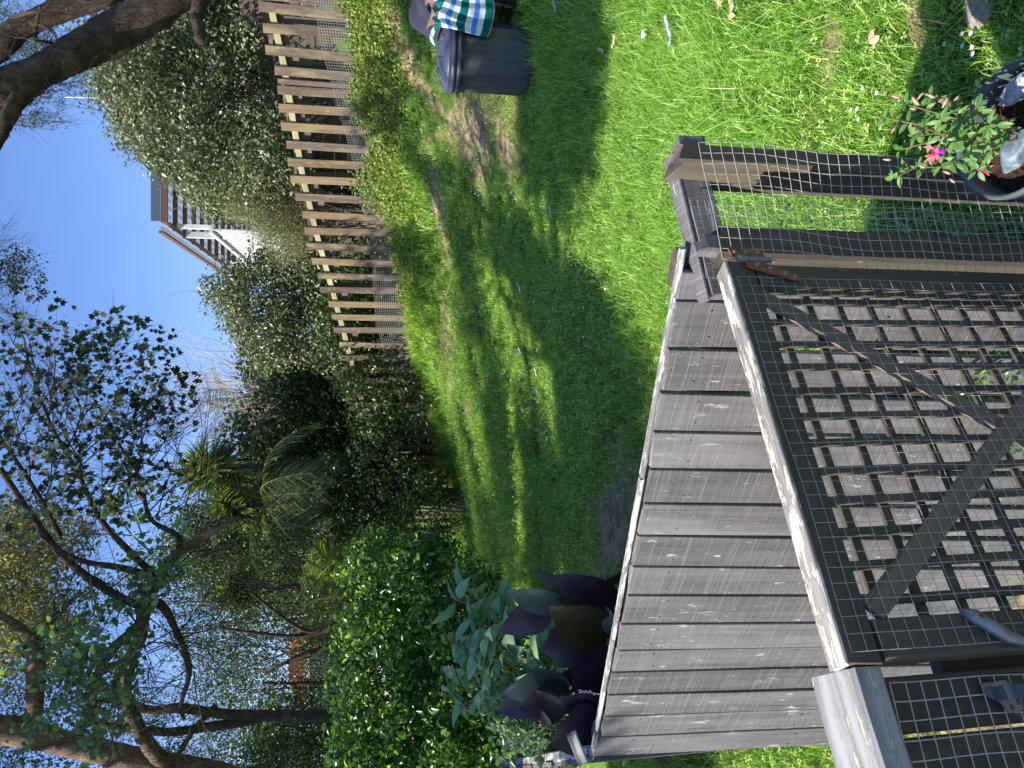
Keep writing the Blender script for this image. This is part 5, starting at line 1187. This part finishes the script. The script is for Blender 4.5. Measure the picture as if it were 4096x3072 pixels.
# climbing vine with round leaves
vi = thing('climbing_vine', 'blue green round leaved vine hanging through the limbs of the big left tree', 'vine', tuple(at(90, 200, 5.3)))
r = np.random.default_rng(25)
C = vol([(150, 28), (160, 80), (150, 120), (120, 140), (84, 126), (60, 140), (30, 120), (14, 110), (20, 80), (46, 66), (30, 26), (56, 30), (80, 52), (100, 56), (120, 30)], 4.9, 5.6, 85, r)
C = np.concatenate([C, vol([(210, 130), (196, 180), (170, 170), (150, 150), (160, 120)], 5.3, 5.7, 18, r), vol([(300, 140), (260, 180), (220, 170), (230, 110), (280, 90)], 5.3, 5.9, 14, r)])
P1, _d = clumps(C, 12, .10, r); leaves('foliage', P1, .046, .048, MT['lf_vine'], vi, up_=.3, seed=26, shape=7, fold=.12)
mb = MB(); R_ = random.Random(15)
for k in range(45):
    i = R_.randrange(len(C)); p_ = Vector(C[i]); q = p_ + Vector((R_.gauss(0, .3), R_.gauss(0, .15), R_.uniform(-.7, .4))); mb.tube(smooth_path([p_, (p_ + q) / 2 + Vector((R_.gauss(0, .12), 0, -.1)), q], 5), .003, 4, caps=False)
mb.build('stem', MT['twig'], vi)
# upright trunk of the next tree
ut = thing('upright_trunk_tree', 'straight dark trunk standing at the left behind the bright hedge', 'tree', tuple(at(54, 420, 8)))
def L2(pts, n=12): mb = MB(); limb(mb, pts, n, 6, .07); mb.build('trunk' if n == 12 else 'limb', MT['bark'], ut, smooth=True)
L2([(56, 430, 8, 14), (53, 372, 8, 13), (52, 300, 8, 11), (53, 240, 8, 10), (56, 210, 8, 9), (60, 180, 8, 9), (58, 150, 8, 8), (68, 120, 8, 6), (64, 90, 8, 4)])
L2([(50, 262, 8, 9), (44, 230, 8, 9), (40, 200, 8, 9), (36, 170, 8, 8), (40, 130, 8, 7), (48, 90, 8, 6)], 10)
L2([(52, 300, 8, 6), (40, 330, 8, 5), (20, 350, 8, 5)], 8)
L2([(62, 215, 8, 6), (40, 195, 8, 5), (16, 180, 8, 5), (-10, 160, 8, 5)], 8)
for (a_, b_, c2_, nm) in (((128, 352), (112, 300), (92, 262), 'slender limb'), ((100, 352), (86, 326), (85, 262), ''), ((164, 345), (136, 310), (176, 250), ''), ((150, 350), (132, 300), (140, 220), '')):
    L2([(a_[0], a_[1] + 20, 9.4, 6), (a_[0], a_[1], 9.4, 5.5), (b_[0], b_[1], 9.4, 4.5), (c2_[0], c2_[1], 9.4, 2.5)], 8)
mb = MB(); R_ = random.Random(19)
for k in range(34): twigs(mb, at(R_.uniform(10, 190), R_.uniform(200, 330), 9.4 + R_.gauss(0, .6)), Vector((R_.gauss(0, .8), R_.gauss(0, .4), R_.gauss(.5, .6))), .8, .006, 2, .5, 3, 3, segs=4, rr=R_)
mb.build('twigs', MT['bark'], ut)

# shade trees added outside the frame at the left to shade the lawn
def shade_tree(label, x, y, H, R, nc_, seed, zf=.72):
    r = np.random.default_rng(seed); th = thing('evergreen_tree', label, 'tree', (x, y, g1(x, y)))
    C = unit(nc_, r) * (R * r.uniform(.2, 1, nc_) ** .5)[:, None] * np.array([1, 1, .6]) + np.array([x, y, H * zf]); P, d = clumps(C, 40, .34, r); leaves('foliage', P, .10, .05, MT['lf_dark'], th, seed=seed)
    mb = MB(); mb.tube([Vector((x, y, -.3)), Vector((x + .1, y, H * .4)), Vector((x, y, H * .75))], [.2, .15, .08], 10, rough=.08)
    for k in range(14): twigs(mb, (x, y, H * random.uniform(.35, .7)), rv(1) + Vector((0, 0, .5)), R, .04, 1, .5, 3, 5, segs=4)
    mb.build('trunk', MT['bark'], th)

# ------------------------------------------------------------------ broad leaved plants behind the board fence
MT['tobacco'] = leafmat('felty_blue_green_leaf', (0.13, 0.24, 0.13), (0.23, 0.37, 0.21), (0.32, 0.48, 0.16), .3, .65, .2, veins=True)
tb_ = thing('broad_leaved_shrub', 'soft blue green shrub with large drooping leaves between bright hedge and canna', 'shrub', tuple(gat(110, 600)))
tl_ = [leafmesh(1, .40, 7, .15, .45, .03, 30 + s) for s in range(6)]
for l in tl_: l.materials.append(MT['tobacco'])
random.seed(33)
heads = [(128, 450, 4.2), (112, 470, 4.1), (150, 470, 4.3), (95, 455, 4.2), (120, 500, 3.9), (88, 490, 4.0), (160, 500, 4.2), (140, 520, 3.9), (75, 520, 3.8), (66, 470, 4.1), (105, 530, 3.7), (50, 500, 4.0), (170, 455, 4.5), (72, 445, 4.3), (130, 480, 4.0), (55, 530, 3.8), (92, 515, 3.8), (150, 540, 3.9)]
bs = gat(110, 600); mb = MB()
for (u_, v_, y_) in heads:
    e = at(u_, v_, y_); pth = smooth_path([bs + rv(.08) * 1, bs.lerp(e, .6) + Vector((0, 0, .05)), e], 4); mb.tube(pth, [.012 * (1 - .6 * i / len(pth)) for i in range(len(pth))], 6)
    for k in range(14):
        az = random.uniform(0, 6.28); d_ = Vector((cos(az), sin(az), random.uniform(-.4, 1.1)))
        L = random.uniform(.11, .21); o = bpy.data.objects.new('leaf', random.choice(tl_)); COL.objects.link(o); o.parent = tb_
        o.matrix_basis = Matrix.Translation(-tb_.location) @ leafM(e + rv(.03) - Vector((0, 0, random.uniform(0, .15))), d_, Vector((-.4, -.4, 1)) + rv(.4), 0, L)
mb.build('stem', MT['fu_stem'], tb_)

MT['canna'] = leafmat('dark_canna_leaf', (0.024, 0.014, 0.024), (0.042, 0.024, 0.042), (0.07, 0.045, 0.066), .1, .38, .5, veins=True)
MT['canna_g'] = leafmat('grey_green_canna_leaf', (0.04, 0.055, 0.042), (0.075, 0.095, 0.075), (0.12, 0.14, 0.10), .12, .36, .5, veins=True)
MT['canna_b'] = leafmat('brown_canna_leaf', (0.035, 0.025, 0.008), (0.05, 0.035, 0.01), (0.07, 0.045, 0.014), .12, .35, .5)
ca = thing('canna_plant', 'dark purple leaved canna lily rising behind the top of the board fence', 'plant', tuple(gat(110, 640)))
CL = [((65, 268), (500, 335), 140, 'canna_g', 3.1), ((-10, 560), (420, 370), 150, 'canna', 3.2), ((450, 130), (960, 330), 175, 'canna', 2.95), ((290, 60), (660, 350), 100, 'canna_b', 3.05), ((345, 720), (860, 560), 270, 'canna', 3.0),
      ((415, 400), (870, 600), 230, 'canna_b', 2.9), ((850, 370), (930, 600), 85, 'canna_g', 2.85), ((440, 840), (900, 700), 90, 'canna_g', 3.0), ((30, 1085), (480, 940), 160, 'canna_g', 3.15), ((250, 875), (560, 1050), 110, 'canna_g', 3.05),
      ((165, 1190), (560, 1060), 190, 'canna', 3.05), ((290, 1065), (560, 1215), 85, 'canna', 2.95), ((590, 900), (860, 1010), 230, 'canna', 2.85), ((500, 1130), (860, 1150), 190, 'canna', 2.8), ((430, 1500), (800, 1240), 260, 'canna', 2.78),
      ((-20, 1210), (330, 1060), 150, 'canna', 3.2), ((880, 160), (1010, 90), 90, 'canna', 3.0), ((640, 700), (900, 900), 200, 'canna', 3.05), ((480, 950), (820, 850), 170, 'canna', 3.1), ((600, 430), (900, 480), 180, 'canna', 3.1), ((700, 1150), (860, 1000), 160, 'canna', 3.0), ((560, 240), (900, 420), 120, 'canna', 3.15), ((340, 1230), (390, 1330), 45, 'canna', 2.95)]
random.seed(4)
for i, (tp, bp, w_, mt, Y) in enumerate(CL):
    f_ = lambda p, yy: at(205.5 - .1239 * p[1], 500 + .1239 * p[0], yy)
    T_, B_ = f_(tp, Y + random.uniform(-.12, .05)), f_(bp, Y); L = (T_ - B_).length; W = w_ * .1239 * Y / FPX * 1.85
    lm = leafmesh(L, W, 9, .16, .12, .02, 60 + i, shape=.9); d_ = T_ - B_; nrm = Vector((random.uniform(-.4, .3), -1, random.uniform(.1, .6)))
    lm.materials.append(MT[mt]); o = bpy.data.objects.new('leaf', lm); COL.objects.link(o); o.parent = ca; o.matrix_basis = Matrix.Translation(-ca.location) @ leafM(B_, d_, nrm)
    gb = gat(120, 640) + Vector((random.gauss(0, .12), random.gauss(0, .1), 0)); mb = MB(); mb.tube(smooth_path([gb, (gb + B_) / 2 + Vector((0, .04, 0)), B_], 3), [.012, .011, .010, .009, .008, .007, .006], 6); mb.build('stalk', MT['canna'], ca, smooth=True)
sd_ = thing('dry_flower_stalk', 'small dry straw coloured seed stalk against the purple canna leaf', 'flower stalk', tuple(at(80, 600, 2.7)))
mb = MB(); a_ = at(73, 603, 2.55); b_ = at(78, 578, 2.6); mb.tube([a_, b_], .0015, 4)
for k in range(14): q = a_.lerp(b_, .45 + .55 * k / 14) + rv(.004); mb.lathe([(.001, -.003), (.004, 0), (.001, .004)], q, 6)
mb.build('seed_head', simple('straw', (.6, .45, .35), .8), sd_)

# ------------------------------------------------------------------ small things on the lawn
MT['petalw'] = simple('white_petals', (.85, .85, .82), .7, bmp=0)
mb = MB(); r = np.random.default_rng(77)
pts = []
for (u0, u1, v0, v1, n) in ((560, 660, 405, 500, 80), (390, 560, 430, 500, 150), (200, 400, 455, 520, 230), (180, 300, 450, 500, 120), (300, 560, 490, 620, 25)):
    for k in range(n):
        q = gat(r.uniform(u0, u1), r.uniform(v0, v1)); pts.append((q.x, q.y))
pts = np.array(pts); z = gz(pts[:, 0], pts[:, 1])
for (x, y), z_ in zip(pts, z):
    s_ = .008 * r.uniform(.6, 1.3); c_ = Vector((x, y, z_ + r.uniform(.045, .08))); mb.add([c_ + Vector((s_, 0, 0)), c_ + Vector((0, s_, 0)), c_ + Vector((-s_, 0, 0)), c_ + Vector((0, -s_, 0)), c_ + Vector((0, 0, s_ * .9))], [(0, 1, 4), (1, 2, 4), (2, 3, 4), (3, 0, 4), (3, 2, 1, 0)])
o = mb.build('clover_flowers', MT['petalw']); tag(o, 'tiny white clover and daisy heads dotted over the far lawn', 'flowers', kind='stuff')
MT['yel'] = simple('yellow_centre', (.75, .5, .05), .7, bmp=0)
dpos = [(4, 231, 1370), (4, 230, 1440), (4, 300, 1295), (4, 318, 1448), (4, 365, 1485), (4, 312, 1418), (4, 580, 695), (4, 610, 790), (4, 720, 650), (4, 712, 680), (4, 780, 675)]
DL = ['white daisy in shaded grass, farthest from the pot on its lawn side', 'white daisy at the right of the yellowish clover in the shade', 'white daisy standing alone left of the clover patch in the shade', 'white daisy bud close to the biggest shaded daisy', 'largest white daisy in the shade, nearest the pot rim', 'tiny white daisy between the two daisies by the clover', 'topmost white daisy in the sunlit grass above the fuchsia', 'white daisy directly beside the top fuchsia bud', 'left one of a pair of daisies in sunlit grass', 'right one of a pair of daisies in sunlit grass', 'lowest of the sunlit daisies, left of the fuchsia tips']
for i, (_z, y, x) in enumerate(dpos):
    U, V = 768 - y * .1543, 768 + x * .1543; q = gat(U, V); q.z += .05; d1 = thing('daisy', '', 'flower', tuple(q))
    loc = 'in the shaded grass beside the pot' if x > 1200 else 'in the sunlit grass left of the pot'
    d1['label'] = DL[i]; d1['group'] = 'daisies in the grass round the pot'
    mb = MB(); c_ = q; 
    for k in range(11):
        th = k * 2 * pi / 11; e = Vector((cos(th), sin(th), .25)); s_ = Vector((-sin(th), cos(th), 0)) * .0014; mb.add([c_ + e * .002 - s_, c_ + e * .002 + s_, c_ + e * .007 + s_, c_ + e * .008, c_ + e * .007 - s_], [(0, 1, 2, 3, 4)])
    mb.build('petal', MT['petalw'], d1, kind='stuff'); mb = MB(); mb.lathe([(.002, 0), (.0025, .001), (.001, .002)], c_, 8); mb.build('centre', MT['yel'], d1)
def scrap(name, label, cat, U, V, L, W, rot, mat, seed, lift=.05):
    q = gat(U, V); R = random.Random(seed); n = 8; Vv = []; F = []; d_ = Vector((cos(rot), sin(rot), 0)); s_ = Vector((-sin(rot), cos(rot), 0))
    for i in range(n + 1):
        f = i / n - .5; c_ = q + d_ * L * f + s_ * .2 * W * sin(i * 1.1 + seed); c_.z = g1(c_.x, c_.y) + lift + .004 * sin(i * 1.7 + seed)
        w_ = W / 2 * R.uniform(.7, 1.2); Vv += [c_ - s_ * w_, c_ + Vector((0, 0, .006)), c_ + s_ * w_ * R.uniform(.8, 1.1)]
    for i in range(n): F += [(3 * i, 3 * i + 1, 3 * i + 4, 3 * i + 3), (3 * i + 1, 3 * i + 2, 3 * i + 5, 3 * i + 4)]
    me = bpy.data.meshes.new(name); me.from_pydata(Vv, [], F); o = link(name, me, mat); md = o.modifiers.new('t', 'SOLIDIFY'); md.thickness = .0015; tag(o, label, cat)
MT['plastic'] = simple('pale_grey_strip', (.33, .36, .39), .5); MT['dry'] = simple('dry_leaf', (.42, .33, .22), .9, 0, .3, 60, .4); MT['tissue'] = simple('white_scrap', (.4, .43, .42), .8)
scrap('plastic_strip', 'pale grey strip of plastic lying on the sunny grass', 'litter', 735, 688, .16, .03, .12, MT['plastic'], 1, .09)
scrap('plastic_strip', 'pale strip of plastic in the shadow band nearest the bin', 'litter', 763, 568, .14, .03, .1, MT['plastic'], 2, .10)
scrap('paper_scrap', 'small torn white scrap left of the plastic strip', 'litter', 731, 659, .04, .035, .4, MT['tissue'], 3, .09)
scrap('dry_leaf', 'crumpled pale dry leaf on the grass at the right edge, upper one', 'leaf', 763, 735, .05, .03, .8, MT['dry'], 4, .07)
scrap('dry_leaf', 'crumpled pale dry leaf on the grass near the right edge, larger one', 'leaf', 757, 750, .09, .035, .1, MT['dry'], 5, .07)
scrap('dry_leaf', 'curled tan leaf with thin stem on the bright grass', 'leaf', 725, 630, .07, .035, -.6, MT['dry'], 6, .1)
scrap('dry_leaf', 'curled tan leaf tip beside the stemmed leaf', 'leaf', 716, 618, .08, .022, .9, MT['dry'], 7, .1)
scrap('dry_leaf', 'broad tan leaf on the short grass above the daisies', 'leaf', 727, 887, .055, .04, .2, MT['dry'], 8, .05)
for i, (u_, v_) in enumerate(((481, 527), (416, 528), (396, 544), (358, 530), (376, 545), (556, 561))):
    lab = ['white scrap on the shaded lawn, highest of the scattered ones', 'white scrap on shaded lawn with a long thin tail', 'curled white leaf sliver beside a brown leaf', 'white scrap at the left of the scattered ones', 'small white scrap between the sliver and the leftmost scrap', 'white scrap at the edge of the sunny long grass'][i]
    scrap('paper_scrap', lab, 'litter', u_, v_, .09, .035 if i != 2 else .02, [.2, .6, .1, .9, .4, .1][i], MT['tissue'], 20 + i, .08)
tq = gat(540, 434); 
scrap('teal_scrap', 'thin teal plastic ring piece in the far grass', 'litter', 541, 434, .12, .02, .2, simple('teal', (.1, .45, .38), .5), 40, .06)
cs = thing('grey_stone', 'rough grey brown stone in the grass at the bottom right corner', 'stone', tuple(gat(762, 985))); bpy.data.objects.remove(cs)
q = gat(763, 988); rock('grey_stone', Vector((q.x, q.y, q.z + .02)), .075, .05, .03, 14, simple('rough_stone', (.26, .22, .2), .9, 0, .3, 40, .6), 'rough grey brown stone in the shaded grass at the right edge near the pot', .2)
r = np.random.default_rng(141); n_ = 1500; xl = r.uniform(-2.5, 5, n_); yl = r.uniform(1.9, 12, n_) ; zl = gz(xl, yl)
keep = (((xl - 4.2) + (yl - 8.0) * .97) < .2) & ~((xl < .5) & (yl < 3))
leaves('leaf_litter', np.stack([xl, yl, zl + r.uniform(.02, .06, n_)], -1)[keep], .026, .012, simple('dead_leaf_bits', (.3, .2, .11), .9, 0, .5, 5, 0), up_=3, label='dry brown leaf bits scattered through the grass', cat='leaf litter', seed=142)
# weeds at the foot of the board fence
wd = thing('fence_foot_weeds', 'small green weeds growing at the foot of the board fence behind the gate', 'weeds', tuple(onplane(405, 985, FA, fn)))
r = np.random.default_rng(91); Pw = []
for (u_, v_) in ((405, 978), (398, 1000), (412, 1015), (330, 1012), (395, 960), (420, 1030), (120, 1008), (112, 957), (300, 1030), (110, 965), (350, 1040), (380, 1040), (420, 1050), (200, 1030)):
    q = onplane(u_, v_, FA, fn) + fn * .05; Pw += [np.array(q) + r.normal(0, .016, 3) for k in range(18)]
leaves('leaf', np.array(Pw), .018, .014, MT['lf_bright'], wd, up_=1, seed=92, shape=7)

# added unseen trees: crown clumps set up the sun direction from wanted lawn shade
def gpoly(poly, n, r):
    poly = np.array(poly, float); lo, hi = poly.min(0), poly.max(0); out = []
    while len(out) < n:
        q = r.uniform(lo, hi, (n, 2)); q = q[inpoly(q, poly)]; out += [gat(*a) for a in q]
    return np.array([list(a) for a in out[:n]])
SHADE = [([(790, 384), (790, 436), (680, 440), (600, 446), (520, 446), (440, 440), (420, 426), (450, 410), (560, 392), (640, 380)], 340),
 ([(600, 500), (560, 520), (520, 540), (470, 590), (410, 640), (380, 660), (340, 650), (250, 640), (190, 635), (175, 600), (180, 540), (200, 512), (260, 502), (330, 494), (400, 484), (440, 474), (560, 452), (600, 455)], 320), ([(430, 500), (250, 505), (200, 530), (220, 600), (400, 600), (470, 560)], 190),
 ([(790, 530), (790, 546), (640, 548), (590, 540), (590, 528)], 16), ([(790, 566), (790, 596), (640, 590), (580, 566), (600, 560)], 26),
 ([(190, 450), (70, 470), (70, 500), (185, 490)], 30), ([(430, 400), (430, 432), (300, 446), (190, 452), (190, 400)], 110), ([(180, 560), (20, 600), (20, 700), (180, 640)], 30)]
r = np.random.default_rng(61); CC = []
for poly, n in SHADE:
    G = gpoly(poly, int(n * 1.5), r); n = len(G); h = r.uniform(5.0, 7.5, n)[:, None]; CC.append(G + np.array([SUN.x, SUN.y, SUN.z]) / SUN.z * h)
PQ = gat(635, 480)
CC = np.concatenate(CC); q = CC - np.array([SUN.x, SUN.y, SUN.z]) / SUN.z * (CC[:, 2:3] - .9); CC = CC[np.hypot(q[:, 0] - PQ.x, (q[:, 1] - PQ.y) * .8) > .95]; print('shade crown', CC.min(0), CC.max(0))
sv = np.array([SUN.x, SUN.y, SUN.z])
for (zl, bx0, bx1, by0, by1) in ((1.0, -1.7, .8, .3, 2.9), (.5, -1.7, .8, .3, 2.9), (.4, .5, 3.5, 1.5, 3.4), (3.0, -4.4, -1.9, 6.0, 7.6), (4.5, -6, -2, 9, 13), (4.3, -4.2, -2.2, 5.4, 6.8), (4.8, -3.2, -1.4, 5.8, 7.2)):
    q = CC - sv / sv[2] * (CC[:, 2:3] - zl); CC = CC[~((q[:, 0] > bx0) & (q[:, 0] < bx1) & (q[:, 1] > by0) & (q[:, 1] < by1))]
for (u0, u1, v0, v1, yy_, keepf) in ((0, 210, 340, 400, 5.8, .05), (0, 210, 400, 470, 5.8, .3), (20, 150, 40, 130, 4.9, .6), (60, 170, 440, 500, 3.9, .3), (110, 250, 0, 70, 6.2, .1), (0, 200, 240, 330, 10, .3)):
    T = np.array([list(at(r.uniform(u0, u1), r.uniform(v0, v1), yy_ + r.uniform(0, .5))) for _ in range(60)])
    rel = CC[:, None, :] - T[None]; al = (rel * sv).sum(-1); dd_ = np.linalg.norm(rel - al[..., None] * sv, axis=-1); near = ((dd_ < .36) & (al > 0)).any(1)
    CC = CC[~near | (r.uniform(0, 1, len(CC)) < keepf)]
T = []
for u_ in np.linspace(430, 800, 40):
    q = fhit(u_)
    for (o_, z_) in ((.1, .1), (.1, .6), (.1, 1.0), (.5, .1), (.75, .0)): T.append((q.x + pnv.x * o_, q.y + pnv.y * o_, g1(q.x + pnv.x * o_, q.y + pnv.y * o_) + z_))
T = np.array(T); rel = CC[:, None, :] - T[None]; al = (rel * sv).sum(-1); dd_ = np.linalg.norm(rel - al[..., None] * sv, axis=-1); near = ((dd_ < .5) & (al > 0)).any(1); CC = CC[~near | (r.uniform(0, 1, len(CC)) < .04)]
print('kept', len(CC))
CC = CC[(CC[:, 0] / CC[:, 1] < -.66) | (CC[:, 1] < .5) | (CC[:, 2] > 2.6 + .57 * CC[:, 1])]
E_ = np.array([list(at(*c) + SUN * r.uniform(6.5, 8.5)) for c in ((60, 540, 3.0), (90, 560, 3.0), (120, 540, 3.0), (150, 560, 3.0), (180, 530, 3.1), (170, 580, 2.95), (130, 590, 2.9), (100, 520, 3.2), (60, 580, 2.8), (190, 600, 3.0), (150, 520, 3.2), (110, 575, 2.9), (80, 600, 2.8), (40, 560, 2.9))])  # extra leaf clumps added towards the sun to shade the canna
CC = np.concatenate([CC, E_])
k = 3; cen = np.array([[-7, 2.5], [-9, 7], [-4.5, 4.5]]); a_ = np.argmin(((CC[:, None, :2] - cen[None]) ** 2).sum(-1), 1)
labs = ['evergreen shade tree left of the yard beyond the picture edge, the nearest of three', 'evergreen shade tree left of the yard beyond the picture edge, the farthest of three', 'evergreen shade tree left of the yard beyond the picture edge, between two others']
for i in range(k):
    C = CC[a_ == i]; 
    if len(C) < 5: continue
    P, d = clumps(C, 70, .36, r); m_ = C.mean(0); x_, y_ = float(m_[0]), float(m_[1]); th = thing('evergreen_tree', labs[i], 'tree', (x_, y_, g1(x_, y_)))
    leaves('foliage', P, .15, .085, MT['lf_dark'], th, seed=70 + i, up_=.8)
    mb = MB(); mb.tube([Vector((x_, y_, g1(x_, y_) - .2)), Vector((x_ + .1, y_, 3)), Vector((x_, y_, m_[2]))], [.2, .16, .08], 10, rough=.08)
    for q in C[::4]: mb.tube([Vector((x_, y_, m_[2] - 1.5)), Vector(q).lerp(Vector((x_, y_, m_[2])), .4), Vector(q)], [.06, .03, .01], 5, caps=False)
    mb.build('trunk', MT['bark'], th)
print('objects', len(bpy.data.objects), 'tris', sum(len(o.data.polygons) * 1.6 for o in S.objects if o.type == 'MESH'))
